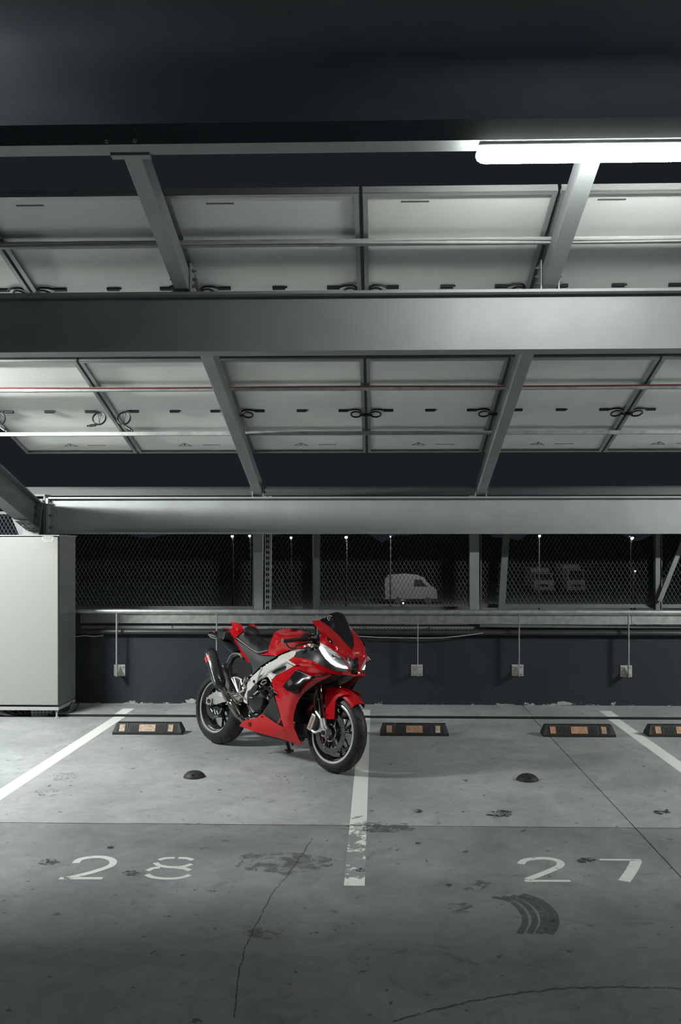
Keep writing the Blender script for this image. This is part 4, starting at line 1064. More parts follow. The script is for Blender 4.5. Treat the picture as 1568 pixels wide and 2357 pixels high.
# ---------------------------------------------------------------- front mudguard
def arc_shell(cx, cz, r, a0, a1, w0, w1, name, m, th=.004, n=28, droop=.055):
    mb = MB(); rows = []
    for i in range(n + 1):
        f = i / n; a = math.radians(a0 + (a1 - a0) * f); w = w0 + (w1 - w0) * f; row = []
        for k in range(13):
            t = -1 + 2 * k / 12; y = w * math.sin(t * PI / 2) ; rr2 = r - droop * (1 - math.cos(t * PI / 2)) * 1.0
            row.append(Vector((cx + rr2 * math.cos(a), y, cz + rr2 * math.sin(a))))
        rows.append(row)
    vs = [p for r_ in rows for p in r_]
    fs = [(i * 13 + k, i * 13 + k + 1, (i + 1) * 13 + k + 1, (i + 1) * 13 + k) for i in range(n) for k in range(12)]
    me = bpy.data.meshes.new(name); me.from_pydata(vs, [], fs); bm = bmesh.new(); bm.from_mesh(me); bmesh.ops.recalc_face_normals(bm, faces=bm.faces)
    if sum(f.normal.z * (f.calc_center_median().z - cz) + f.normal.x * (f.calc_center_median().x - cx) for f in bm.faces) < 0: bmesh.ops.reverse_faces(bm, faces=bm.faces)
    bm.normal_update(); thicken(bm, th); bm.to_mesh(me); bm.free()
    me.materials.append(m); me.polygons.foreach_set('use_smooth', [True] * len(me.polygons)); me.set_sharp_from_angle(angle=math.radians(50))
    return part(name, me, bike)
fd = arc_shell(WB, RF, .345, 47, 158, .066, .080, 'front_mudguard', RED)
# its side blades running down to the fork feet
make_shell('mudguard_side', RED, 5, [(765, 90, -.066), (860, 85, -.070), (960, 92, -.060), (1100, 150, -.064), (1190, 205, -.064), (1080, 208, -.080), (1000, 242, -.086), (945, 305, -.090), (935, 400, -.092), (925, 608, -.092), (855, 612, -.094), (790, 600, -.094), (778, 400, -.092), (770, 250, -.088)], [], par=fd, th=.004)
MB().cyl(P(5, 810, 540, -.094), P(5, 810, 540, -.100), .006, 10).build('screw', ENG, fd)

# ---------------------------------------------------------------- front cowl, screen, lights
cowl = make_shell('front_cowl', RED, 3,
    [(555, 205, -.19), (690, 195, -.15), (850, 310, -.118), (1000, 450, -.080), (1130, 600, -.040), (1215, 690, 0), (1228, 770, 0), (1236, 838, 0), (1180, 810, -.035),
     (1120, 785, -.064), (1140, 860, -.058), (1165, 960, -.050), (1200, 1085, -.036), (1185, 1086, -.048), (1150, 1040, -.070), (1150, 1000, -.074), (1132, 930, -.096), (1085, 838, -.126), (1000, 750, -.158), (880, 665, -.186), (780, 610, -.202), (680, 563, -.212), (690, 480, -.21), (705, 390, -.207), (630, 310, -.195)],
    [(900, 520, -.165), (1000, 620, -.138), (1120, 740, -.078), (780, 420, -.185)], join=True, th=.005, ang=30)[0]
scrn = make_shell('windscreen', SCRM, 3,
    [(690, 195, -.15), (738, 157, -.130), (760, 170, -.124), (860, 92, -.080), (920, 70, -.045), (985, 62, 0), (1035, 180, 0), (1092, 340, 0), (1160, 520, 0), (1215, 690, 0), (1130, 600, -.040), (1000, 450, -.080), (850, 310, -.118)],
    [(930, 230, -.075), (1040, 400, -.045)], join=True, th=.003, ang=60, label='black double-bubble windscreen with a white round logo')[0]
# white logo on the screen: an open ring with a dot
def on_screen(u_, v_):
    # lateral offset guessed from the local shape
    return P(3, u_, v_, -.094 + (u_ - 850) * .00042)
rg = MB(); ring = []
for k in range(22):
    a = math.radians(50 + k * 285 / 21) * -1
    ring.append(a)
L_, R_ = [], []
for a in ring:
    for q, r0 in ((L_, 52), (R_, 38)):
        p = on_screen(857 + r0 * math.cos(a) * 1.0, 170 + r0 * .86 * math.sin(a)); q.append(p + Vector((.006, -.006, .003)))
n_ = len(L_); rg.add(L_ + R_, [(i, i + 1, i + 1 + n_, i + n_) for i in range(n_ - 1)])
p = [on_screen(850 + 12 * math.cos(k * PI / 4), 168 + 12 * math.sin(k * PI / 4)) + Vector((.006, -.006, .003)) for k in range(8)]
rg.add(p, [tuple(range(8))])
rg.build('screen_logo', WHT, scrn)
def dup_mirror(mb): return MB().add([(p[0], -p[1], p[2]) for p in mb.v], [tuple(reversed(f)) for f in mb.f], True)
# headlights
HL = [(680, 563, -.212), (780, 610, -.202), (880, 665, -.186), (1000, 750, -.158), (1085, 838, -.126), (1132, 930, -.096), (1150, 1000, -.074), (1060, 992, -.116), (950, 962, -.152), (860, 905, -.178), (780, 830, -.197), (715, 740, -.209), (668, 650, -.216)]
for o in make_shell('headlight', LENS, 3, HL, [(860, 760, -.188), (1000, 870, -.150)], th=.012, push=-.010, label='lit headlight with a white daylight strip along its lower edge'):
    pass
hl_objs = [o for o in bike.children if o.name.startswith('headlight')]
band = [(671, 655, -.216), (718, 742, -.209), (783, 830, -.197), (863, 903, -.178), (952, 958, -.152), (1060, 987, -.116), (1146, 996, -.076), (1135, 962, -.086), (1060, 950, -.118), (968, 920, -.152), (882, 864, -.178), (805, 790, -.196), (742, 700, -.207), (700, 640, -.213), (690, 620, -.214)]
vs, fs = shell(3, band, (), (), 1.6)
for o, sg in zip(hl_objs, (1, -1)):
    mb = MB(); mb.add([Vector((v.x + .004, (v.y - .004) * sg, v.z + .001)) for v in vs], fs if sg > 0 else [tuple(reversed(f)) for f in fs], True)
    mb.add([Vector((v.x - .006, (v.y + .006) * sg, v.z)) for v in vs], fs, True)
    mb.build('daylight_strip', DRL, o, label='glowing white daylight strip')
    c = P(3, 905, 785, -.182)
    pr = MB().lathe([(0, -.004), (.012, -.003), (.016, .004), (.018, .012)], 14, (c.x + .002, (c.y - .001) * sg, c.z), 'y'); pr.build('projector', CHRM, o)
    ln = MB()
    for (a, b) in (((830, 700), (1010, 805)), ((860, 790), (930, 800)), ((740, 640), (850, 720)), ((720, 610), (960, 745))):
        p0_, p1_ = P(3, a[0], a[1], -.200), P(3, b[0], b[1], -.170)
        p0_.y *= sg; p1_.y *= sg; ln.tube([p0_, p1_], .0014, 5)
    ln.build('reflector_ridge', DRL2, o)
# centre light
cl_ = make_shell('centre_light', BLKG, 3, [(1128, 795, -.062), (1180, 815, -.035), (1236, 842, 0), (1245, 960, 0), (1250, 1068, 0), (1200, 1040, -.034), (1165, 950, -.050), (1142, 860, -.058)], [], join=True, th=.004, push=0)[0]
for (x, y, yb, r0) in ((1195, 850, -.03, .010), (1240, 935, 0, .011), (1215, 1000, -.02, .010), (1262, 1000, 0, .008)):
    c = P(3, x, y, yb); MB().lathe([(0, .006), (r0 * .7, .004), (r0, 0)], 12, c + Vector((.004, 0, 0)), 'z').build('lamp_unit', CHRM, cl_)
for s_ in (-1, 1):
    e = [P(3, 1135, 800, -.062), P(3, 1150, 870, -.057), P(3, 1170, 960, -.050), P(3, 1192, 1040, -.040)]
    MB().tube([Vector((p.x + .003, p.y * (1 if s_ < 0 else -1), p.z)) for p in e], .0022, 6).build('trim_strip', CHRM, cl_)
# mirror block-off plates
for s_ in (1, -1):
    q = [(775, 470), (810, 470), (860, 500), (893, 545), (895, 578), (860, 575), (815, 550), (785, 510)]
    pp = [P(3, x, y, -.186 + (x - 775) * .00008) for x, y in q]
    pp = [Vector((p.x + .003, (p.y - .005) * s_, p.z)) for p in pp]
    bo = bp(MB().prism(pp, (0, .006 * s_, 0)), 'block_off_plate', BLKG)
    for x, y in ((800, 492), (862, 548)):
        c = P(3, x, y, -.186); c = Vector((c.x + .004, (c.y - .009) * s_, c.z)); MB().lathe([(0, -.002), (.005, 0), (.005, .002)], 10, c, 'y').build('screw', CHRM, bo)
# black cheek beneath the headlight
make_shell('cheek_panel', BLKM, 3, [(260, 788, -.205), (300, 725, -.195), (380, 685, -.19), (470, 678, -.185), (520, 705, -.19), (600, 690, -.20), (655, 650, -.212), (668, 655, -.214), (715, 742, -.207), (780, 832, -.195), (860, 908, -.176), (950, 965, -.150), (1060, 995, -.114), (1135, 1006, -.076), (1150, 1045, -.072),
    (1050, 1042, -.125), (960, 1030, -.155), (860, 1000, -.182), (760, 958, -.205), (650, 900, -.222), (550, 852, -.228), (400, 812, -.23)], [], th=.004, push=-.002, label='black panel between headlight and red chin')
# red chin / spear under the lights
make_shell('chin_fairing', RED, 3, [(175, 852, -.238), (260, 795, -.232), (400, 818, -.236), (550, 853, -.234), (650, 902, -.226), (760, 962, -.208), (860, 1006, -.186), (960, 1038, -.158), (1050, 1048, -.128), (1150, 1052, -.075), (1200, 1084, -.038), (1255, 1082, 0),
    (1262, 1118, 0), (1190, 1105, -.042), (1060, 1090, -.125), (940, 1083, -.162), (870, 1080, -.180), (760, 1035, -.208), (640, 990, -.226), (530, 955, -.238), (400, 948, -.240), (310, 930, -.240), (230, 890, -.240)],
    [(540, 905, -.246), (400, 880, -.246)], join=True, th=.005, ang=24, step=1.9)
# side fairings
SF = [(683, 605, -.205), (700, 592, -.212), (770, 548, -.222), (820, 522, -.228), (862, 504, -.232), (985, 502, -.238), (1060, 528, -.228), (1120, 552, -.196), (1163, 572, -.162), (1120, 597, -.176), (1060, 622, -.190), (1010, 660, -.198), (950, 705, -.204), (905, 760, -.206), (880, 810, -.204), (862, 870, -.198), (853, 930, -.190), (862, 1000, -.176), (890, 1070, -.155), (925, 1130, -.120),
      (880, 1122, -.120), (820, 1103, -.128), (760, 1082, -.138), (640, 1052, -.150), (520, 1016, -.158), (424, 981, -.150), (424, 972, -.152), (462, 935, -.172), (560, 914, -.182), (605, 880, -.186), (665, 925, -.19), (725, 966, -.196), (778, 992, -.200), (757, 915, -.206), (735, 840, -.212), (705, 735, -.220), (738, 738, -.222), (700, 690, -.214), (684, 645, -.208)]
SC_ = [(760, 650, -.232), (850, 620, -.242), (740, 690, -.224), (800, 735, -.236), (790, 785, -.228), (830, 800, -.224), (800, 900, -.214), (830, 1000, -.186), (700, 1000, -.180), (600, 960, -.178), (900, 560, -.240), (1000, 600, -.215)]
sf = make_shell('side_fairing', RED, 1, SF, SC_, th=.005, ang=22)
for o, sg in zip(sf, (1, -1)):
    def sgp(n, x, y, yb): p = P(n, x, y, yb); p.y *= sg; return p
    # red fin closing the dark triangle
    q = [sgp(1, 725, 958, -.198), sgp(1, 758, 905, -.204), sgp(1, 762, 915, -.204), sgp(1, 735, 962, -.198)]
    MB().prism(q, (0, .006 * sg, 0)).build('fairing_fin', RED, o)
    for (x, y, yb, r0) in ((715, 643, -.216, .008), (602, 905, -.190, .0075), (830, 855, -.222, .004)):
        c = sgp(1, x, y, yb); MB().lathe([(0, -.003), (r0 * .6, -.003), (r0, .001)], 14, c - Vector((0, .001 * sg, 0)), 'y').build('fastener', ENG, o)
    c = [sgp(1, 497, 950, -.176), sgp(1, 508, 948, -.176), sgp(1, 514, 962, -.175), sgp(1, 510, 980, -.172), sgp(1, 500, 984, -.171), sgp(1, 495, 968, -.174)]
    MB().prism([p - Vector((0, .0005 * sg, 0)) for p in c], (0, .003 * sg, 0)).build('drain_slot', GROOVE, o)
    # raised crease ribs catching light
    for seg in ([(695, 597, -.222), (730, 605, -.232), (770, 611, -.240), (800, 613, -.243)],):
        MB().tube(smooth_path([tuple(sgp(1, *s_)) for s_ in seg], 4), .0022, 6).build('crease_edge', RED, o)
# black infill low between engine and fairing
make_shell('lower_infill', BLKM, 1, [(700, 740, -.19), (735, 840, -.185), (757, 915, -.180), (778, 990, -.175), (725, 966, -.172), (665, 925, -.168), (605, 882, -.165), (625, 850, -.16)], [], th=.004, push=.004)
# winglets
W = [(290, 1020, -.242), (340, 1008, -.244), (400, 1028, -.250), (450, 1070, -.256), (530, 1112, -.254), (640, 1112, -.240), (790, 1078, -.200), (835, 1088, -.186), (760, 1118, -.205), (640, 1140, -.232), (540, 1160, -.258), (450, 1210, -.272), (390, 1270, -.284), (330, 1320, -.292), (270, 1362, -.298), (210, 1372, -.300), (150, 1352, -.296), (75, 1285, -.282), (130, 1215, -.268), (215, 1110, -.254)]
wg = make_shell('winglet', BLKG, 3, W, [(250, 1230, -.292), (400, 1150, -.275)], th=.004, label='gloss black winglet on the fairing side')
for o, sg in zip(wg, (1, -1)):
    q = [P(3, *a) for a in ((200, 1372, -.300), (330, 1322, -.292), (420, 1250, -.235), (340, 1400, -.225), (280, 1408, -.228))]
    MB().add([Vector((p.x, p.y * sg, p.z)) for p in q] + [Vector((p.x, (p.y + .004) * sg, p.z)) for p in q], [(0, 1, 2, 3, 4), (9, 8, 7, 6, 5)]).build('underside', BLKM, o)
    e = [P(3, *a) for a in ((290, 1018, -.246), (380, 1050, -.252), (450, 1085, -.258), (525, 1115, -.258))]
    MB().tube([Vector((p.x, (p.y - .002) * sg, p.z)) for p in e], .0018, 6).build('bright_edge', CHRM, o)
# dark inner nose behind and beneath the lights
m = MB()
sec = [(1.12, .15, .56, .90), (1.25, .165, .62, .93), (1.36, .15, .66, .88), (1.46, .115, .70, .84), (1.545, .065, .745, .81)]
rings = []
for x, hw, z0, z1 in sec: rings.append([Vector((x, -hw, z0 + .03)), Vector((x, -hw * .6, z0)), Vector((x, hw * .6, z0)), Vector((x, hw, z0 + .03)), Vector((x, hw * .9, z1)), Vector((x, -hw * .9, z1))])
m.add([p for r_ in rings for p in r_], [(i * 6 + k, i * 6 + (k + 1) % 6, (i + 1) * 6 + (k + 1) % 6, (i + 1) * 6 + k) for i in range(len(sec) - 1) for k in range(6)] + [(5, 4, 3, 2, 1, 0), tuple(range((len(sec) - 1) * 6, len(sec) * 6))])
bp(m, 'inner_nose', BLKM, bevel=.004)
# red/black under-chin duct lip on the far side
# ---------------------------------------------------------------- tank
make_shell('fuel_tank', RED, 1,
    [(578, 402, -.105), (600, 396, -.112), (655, 380, -.120), (658, 345, -.120), (675, 300, -.125), (700, 235, -.118), (715, 222, -.09), (745, 207, -.045), (795, 197, 0), (850, 200, 0), (920, 214, 0), (980, 235, 0), (1010, 248, 0), (1015, 275, -.05), (1010, 310, -.10), (985, 335, -.13), (930, 355, -.14), (870, 352, -.15), (800, 378, -.158), (760, 396, -.160), (720, 417, -.155), (650, 412, -.135), (600, 410, -.115)],
    [(700, 300, -.155), (720, 340, -.165), (745, 260, -.150), (770, 235, -.10), (770, 290, -.175), (775, 330, -.168), (750, 380, -.160), (820, 250, -.13), (860, 225, -.06), (880, 300, -.165), (930, 260, -.09), (700, 390, -.142)],
    join=True, th=.004, ang=20)
bp(MB().lathe([(0, .012), (.035, .012), (.04, .006), (.042, 0)], 24, P(1, 870, 203, 0) + Vector((.0, 0, -.004)), 'z'), 'filler_cap', ENG)
# filler volume so nothing shows through below the tank
m = MB().box(.60, 1.10, -.11, .11, .60, .88); bp(m, 'airbox', BLKM, bevel=.03)
# ---------------------------------------------------------------- seat and tail
make_shell('seat', SEATM, 1,
    [(396, 270, -.10), (420, 256, -.10), (458, 228, -.085), (475, 222, -.06), (500, 228, 0), (560, 258, 0), (620, 292, 0), (668, 326, 0), (664, 340, -.06), (657, 372, -.118), (620, 382, -.128), (572, 390, -.135), (520, 356, -.13), (460, 316, -.115)],
    [(500, 275, -.085), (570, 330, -.10), (600, 320, -.055), (540, 280, -.05)], join=True, th=.012, ang=35, label='black rider seat')
c = P(1, 518, 212, 0)
hp = bmesh.new(); bmesh.ops.create_uvsphere(hp, u_segments=28, v_segments=16, radius=1)
Mx = Matrix.Translation((c.x + .005, 0, c.z - .012)) @ Matrix.Rotation(math.radians(-30), 4, 'Y') @ Matrix.Diagonal((.030, .082, .052, 1))
for v in hp.verts: v.co = Mx @ v.co
me = bpy.data.meshes.new('back_pad'); hp.to_mesh(me); hp.free(); me.materials.append(SEATM); me.polygons.foreach_set('use_smooth', [True] * len(me.polygons)); part('back_pad', me, bike)
tail = make_shell('tail_cowl', RED, 2,
    [(668, 240, -.105), (760, 243, -.098), (840, 262, -.085), (880, 310, -.082), (902, 372, -.085), (840, 440, -.105), (772, 492, -.118), (742, 520, -.12), (705, 470, -.118), (668, 400, -.112), (690, 355, -.115), (712, 325, -.118), (695, 280, -.112)],
    [(800, 370, -.118)], th=.005, ang=24)
# hump between the two tail fins
m = MB(); rows = []
for (x, z, hw) in ((.13, .975, .05), (.16, .992, .06), (.19, 1.000, .066), (.22, 1.003, .066), (.25, 1.0, .06)):
    rows.append([Vector((x, hw * math.sin(t * PI / 2), z - .05 * (1 - math.cos(t * PI / 2)))) for t in [k / 6 - 1 for k in range(13)]])
m.add([p for r_ in rows for p in r_], [(i * 13 + k, i * 13 + k + 1, (i + 1) * 13 + k + 1, (i + 1) * 13 + k) for i in range(4) for k in range(12)], True)
m.build('tail_hump', RED, tail[0])
make_shell('tail_side_strip', RED, 2, [(742, 512, -.119), (765, 535, -.118), (800, 590, -.118), (870, 715, -.12), (900, 750, -.122), (960, 840, -.125), (1015, 935, -.128), (985, 938, -.126), (930, 865, -.124), (860, 780, -.122), (850, 740, -.121), (800, 640, -.119), (745, 550, -.118)], [], th=.005, par=None)
make_shell('subframe_cover', BLKS, 2, [(760, 540, -.112), (850, 600, -.115), (930, 648, -.118), (1040, 725, -.122), (1150, 795, -.128), (1200, 820, -.130), (1330, 825, -.138), (1465, 822, -.145), (1400, 865, -.15), (1300, 925, -.15), (1210, 985, -.148), (1150, 1040, -.145), (1090, 1105, -.142), (1055, 1130, -.14), (1048, 1040, -.136), (1030, 960, -.132), (1015, 930, -.130), (960, 835, -.127), (900, 745, -.124), (870, 712, -.122), (800, 585, -.116)],
    [(1150, 900, -.146), (1050, 830, -.134), (950, 720, -.124)], th=.004, ang=26)
# seat light edge line
for s_ in (-1, 1):
    e = [P(2, 775, 508, -.118), P(2, 930, 625, -.124), P(2, 1060, 715, -.13), P(2, 1155, 758, -.137), P(2, 1320, 722, -.128)]
    bp(MB().tube(smooth_path([tuple(Vector((p.x, p.y if s_ < 0 else -p.y, p.z))) for p in e], 4), .003, 6), 'seat_piping', GREYCABLE)
# tail light unit
tl_ = MB()
q = [(-.235, .035, .940, .952), (-.17, .062, .932, .968), (-.07, .080, .912, .978), (.02, .085, .905, .972)]
rings = [[Vector((x, -hw, z0)), Vector((x, hw, z0)), Vector((x, hw * .85, z1)), Vector((x, -hw * .85, z1))] for x, hw, z0, z1 in q]
tl_.add([p for r_ in rings for p in r_], [(i * 4 + k, i * 4 + (k + 1) % 4, (i + 1) * 4 + (k + 1) % 4, (i + 1) * 4 + k) for i in range(3) for k in range(4)] + [(3, 2, 1, 0), (12, 13, 14, 15)])
tlo = bp(tl_, 'tail_unit', BLKM, bevel=.004)
MB().tube([P(2, 545, 338, -.05), P(2, 620, 352, -.07), P(2, 690, 378, -.095)], .004, 8).build('red_edge', RED, tlo)
for dz, yb in ((0, -.06), (.022, -.055), (-.020, -.05)):
    MB().tube([(-.245, yb, .935 + dz * .4), (-.18, yb - .02, .935 + dz), (-.08, yb - .035, .925 + dz)], [.003, .006, .004], 6).build('light_fin', CAST if dz <= 0 else BLKG, tlo)
lens_ = MB().prism([(-.20, -.068, .955), (-.12, -.082, .952), (-.11, -.084, .972), (-.18, -.07, .975)], (0, .006, 0)); lens_.build('tail_lens', mat('smoked_lens', (.18, .02, .02), .15), tlo)
bp(MB().tube([(-.05, 0, .90), (.05, 0, .84), (.14, 0, .80)], [.05, .06, .05], 10, squash=(1.2, .5)), 'undertray', BLKM)
# ---------------------------------------------------------------- frame
make_shell('main_frame', SILV, 6,
    [(1382, -5, -.155), (1368, 90, -.165), (1310, 130, -.175), (1225, 185, -.185), (1250, 215, -.185), (1390, 300, -.185), (1290, 355, -.185), (1160, 425, -.182), (1000, 500, -.178), (935, 530, -.178), (880, 590, -.176), (830, 640, -.172), (800, 600, -.17), (730, 560, -.168), (620, 615, -.165), (515, 672, -.162), (460, 720, -.16), (400, 800, -.16), (350, 860, -.16), (300, 880, -.16), (280, 940, -.158), (285, 1100, -.156), (285, 1180, -.155), (225, 1150, -.152), (200, 1110, -.152), (235, 950, -.152), (265, 800, -.152), (300, 700, -.154), (360, 595, -.156), (440, 520, -.158), (545, 420, -.160), (640, 345, -.163), (800, 245, -.166), (960, 155, -.166), (1100, 80, -.160), (1250, 5, -.152), (1300, -20, -.150)],
    [(900, 300, -.180), (600, 520, -.172)], holes=[[(840, 450), (900, 400), (1120, 310), (1165, 320), (1172, 370), (1145, 425), (985, 500), (935, 525), (850, 492)], [(550, 545), (700, 465), (640, 530), (535, 628), (530, 600)]], th=.020, ang=30, step=1.7, label='brushed silver twin-spar frame')
make_shell('upper_frame', SILV, 3, [(0, 800, -.152), (60, 762, -.148), (170, 715, -.14), (260, 680, -.13), (390, 650, -.118), (480, 628, -.11), (565, 612, -.105), (625, 612, -.104), (630, 680, -.104), (570, 690, -.106), (520, 708, -.112), (480, 688, -.12), (400, 680, -.13), (320, 705, -.148), (262, 770, -.165), (235, 800, -.175), (175, 850, -.18), (165, 880, -.18), (60, 900, -.175), (0, 930, -.17)], [], th=.018, ang=30)
make_shell('frame_infill', BLKS, 6, [(830, 440, -.16), (1120, 290, -.162), (1190, 330, -.164), (1160, 430, -.162), (940, 540, -.16)], [], th=.004)
make_shell('frame_infill', BLKS, 6, [(520, 640, -.15), (545, 530, -.15), (720, 450, -.15), (650, 545, -.15)], [], th=.004)
for s_ in (-1, 1):
    def sg(n, x, y, yb): p = P(n, x, y, yb); p.y = p.y if s_ < 0 else -p.y; return p
    rb_ = [o for o in bike.children if o.name.startswith('main_frame')][0 if s_ < 0 else 1]
    MB().tube([sg(6, 745, 465, -.182), sg(6, 960, 350, -.19), sg(6, 1170, 240, -.193), sg(6, 1320, 318, -.192)], .0052, 8).build('edge_rib', CHRM, rb_)
    MB().tube([sg(6, 505, 660, -.168), sg(6, 560, 500, -.172), sg(6, 620, 350, -.172)], .0045, 8).build('edge_rib', CHRM, rb_)
    MB().tube([sg(6, 515, 665, -.168), sg(6, 620, 580, -.174), sg(6, 740, 500, -.182)], .0045, 8).build('edge_rib', CHRM, rb_)
    c = sg(6, 437, 672, -.164); MB().lathe([(0, -.002), (.013, -.002), (.013, .004)], 16, c, 'y').build('pivot_hole', GROOVE, rb_)
    MB().tube([sg(6, 740, 520, -.172), sg(6, 840, 680, -.17)], .006, 6).tube([sg(6, 780, 510, -.172), sg(6, 870, 590, -.17)], .006, 6).tube([sg(6, 840, 500, -.172), sg(6, 880, 580, -.17)], .005, 6).build('engine_mount', SILV, rb_)
# ---------------------------------------------------------------- engine
eng = bp(MB().box(.62, 1.02, -.12, .12, .28, .62), 'crankcase', ENG, bevel=.03)
MB().box(.52, .72, -.11, .11, .40, .62).box(.74, 1.06, -.12, .12, .55, .74).build('cylinder_block', ENG, eng, bevel=.02)
cc = P(6, 470, 1050, -.17)
MB().lathe([(0, -.040), (.055, -.038), (.085, -.030), (.096, -.015), (.098, .06)], 36, (cc.x + .02, -.150, cc.z - .012), 'y').build('clutch_cover', ENG, eng)
m = MB()
for k in range(9):
    a = 2 * PI * k / 9 + .3; c = Vector((cc.x + .02 + .098 * math.cos(a), -.16, cc.z - .012 + .098 * math.sin(a))); m.cyl(c, c + Vector((0, .04, 0)), .009, 8)
m.build('cover_bolts', ENG, eng, kind='stuff')
q = [P(6, x, y, -.200) for x, y in ((405, 790), (500, 740), (515, 800), (430, 985), (360, 1000), (330, 950))]
MB().prism(q, (0, .02, 0)).build('cover_rib', BLKM, eng, bevel=.004)
q = [P(6, x, y, -.203) for x, y in ((420, 960), (515, 870), (530, 900), (440, 985))]
MB().prism(q, (0, .006, 0)).build('cover_badge', CAST, eng)
q = [P(6, x, y, -.205) for x, y in ((325, 1018), (405, 1030), (400, 1052), (330, 1042))]
MB().prism(q, (0, .006, 0)).build('filler_badge', CAST, eng)
c = P(6, 770, 1030, -.17)
MB().lathe([(0, -.03), (.03, -.03), (.045, -.015), (.050, .06)], 28, (c.x + .01, -.140, c.z), 'y').build('generator_cover', ENG, eng)
MB().lathe([(.006, -.006), (.020, -.005), (.024, .003)], 24, (c.x - .002, -.174, c.z + .004), 'y').build('cover_ring', CHRM, eng)
MB().lathe([(0, -.008), (.008, -.006), (.008, 0)], 16, (c.x - .002, -.176, c.z + .004), 'y').build('cover_bolt', CHRM, eng)
c = P(6, 660, 680, -.15)
MB().lathe([(0, -.012), (.016, -.010), (.03, .0), (.034, .06)], 20, (c.x, -.150, c.z), 'y').build('cam_cover', ENG, eng)
MB().tube([P(6, 590, 720, -.168), P(6, 640, 650, -.168), P(6, 720, 640, -.168), P(6, 725, 690, -.168), P(6, 640, 745, -.168), P(6, 590, 720, -.168)], .004, 6).build('cover_gasket', CAST, eng)
rb2 = random.Random(21)
for k in range(16):
    x = .60 + rb2.random() * .42; z = .30 + rb2.random() * .36
    c = Vector((x, -.125 - rb2.random() * .02, z)); b_ = MB(); bolt(b_, c, (0, -1, 0), .006 + rb2.random() * .004, .008); b_.build('engine_bolt', CAST if rb2.random() < .35 else ENG, eng)
for k, (pts, r0) in enumerate(([[(560, 760), (600, 830), (640, 900)], .006], [[(840, 700), (830, 780), (900, 900), (980, 960)], .006], [[(760, 800), (850, 790), (900, 870)], .008], [[(300, 1200), (340, 1300), (380, 1400), (360, 1480)], .006], [[(560, 560 + 90), (520, 700), (480, 740)], .009])):
    MB().tube(smooth_path([tuple(P(6, x, y, -.15)) for x, y in pts], 4), r0, 8).build('hose', PLASTIC if k % 2 else ENG, eng)
for (x, y, r0) in ((480, 740, .012), (830, 780, .011), (940, 1000, .008), (850, 850, .006), (360, 520, .012), (340, 1420, .006), (260, 1500, .008), (600, 1300, .006)):
    c = P(6, x, y, -.165); MB().lathe([(0, -.008), (r0 * .7, -.006), (r0, .004), (r0, .02)], 14, c, 'y').build('fitting', CHRM, eng)
rad = bp(MB().box(1.10, 1.13, -.15, .15, .34, .74), 'radiator', RADI)
for k in range(26): pass
m = MB()
for k in range(28): m.box(1.13, 1.134, -.145, .145, .35 + k * .0138, .353 + k * .0138)
m.build('cooling_fins', ENG, rad, kind='stuff')
bp(MB().box(.98, 1.08, -.10, .10, .21, .34), 'oil_cooler', RADI, bevel=.02)
bp(MB().tube([(1.10, -.12, .55), (1.02, -.10, .45), (.99, -.04, .30), (.90, 0, .20), (.70, 0, .19)], .024, 12), 'header_pipe', TITA)
bp(MB().tube([(1.10, .06, .55), (1.03, .06, .42), (1.0, .03, .28), (.90, 0, .21)], .024, 12), 'header_pipe', TITA)
bp(MB().box(.62, 1.0, -.11, .11, .16, .26), 'sump', ENG, bevel=.03)
# ---------------------------------------------------------------- swingarm, shock, rearset
make_shell('swingarm', CAST, 4, [(282, 300, -.130), (340, 262, -.132), (418, 224, -.135), (480, 236, -.137), (560, 248, -.138), (700, 256, -.137), (820, 300, -.133), (840, 400, -.13), (700, 420, -.135), (590, 388, -.14), (500, 408, -.14), (430, 432, -.135), (400, 442, -.13), (370, 425, -.128), (350, 448, -.126), (278, 450, -.124)],
    [(450, 320, -.15)], th=.03, ang=30, label='polished aluminium swingarm')
sw = [o for o in bike.children if o.name.startswith('swingarm')][0]
MB().box(-.045, .03, -.148, -.136, .335, .395).build('axle_block', CAST, sw, bevel=.004)
MB().lathe([(.010, -.006), (.018, -.006), (.018, .006), (.010, .006)], 16, (0, -.15, RR + .045), 'y', closed=True).build('axle_nut', ENG, sw)
bp(MB().cyl((0, -.14, RR), (0, .14, RR), .014, 12), 'rear_axle', CHRM)
q = [P(4, x, y, -.115) for x, y in ((300, 480), (420, 460), (500, 520), (480, 620), (400, 640), (320, 590))]
rc = bp(MB().prism(q, (0, .03, 0)), 'rear_caliper', ENG, bevel=.008)
for pts in ([(320, 500), (350, 560), (380, 520), (400, 600)], [(420, 540), (440, 600), (480, 560), (500, 500)], [(380, 640), (440, 630)]):
    MB().tube([P(4, x, y, -.122) for x, y in pts], .0035, 6).build('caliper_ridge', CAST, rc)
bp(MB().tube([(.42, .04, .35), (.50, .03, .62)], [.035, .03], 14), 'rear_shock', ENG)
rs = MB()
for pts, r0 in (([(700, 1205), (740, 1190), (820, 1460)], .009), ([(745, 1190), (800, 1195), (880, 1235)], .008), ([(860, 1240), (905, 1400)], .010), ([(830, 1455), (910, 1410)], .010), ([(700, 1205), (760, 1330), (815, 1460)], .007), ([(845, 1260), (830, 1440)], .006), ([(950, 1190), (900, 1290), (920, 1380)], .014)):
    rs.tube([P(2, x, y, -.168) for x, y in pts], r0, 8)
rso = bp(rs, 'rearset', CAST, label='silver footrest bracket')
MB().tube([P(2, 610, 1430, -.245), P(2, 700, 1455, -.21), P(2, 790, 1470, -.18)], [.008, .0105, .011], 12).build('footrest', CHRM, rso)
MB().tube([P(2, 795, 1450, -.178), P(2, 905, 1545, -.178)], [.013, .015], 10, squash=(1, .6)).build('heel_guard', CHRM, rso)
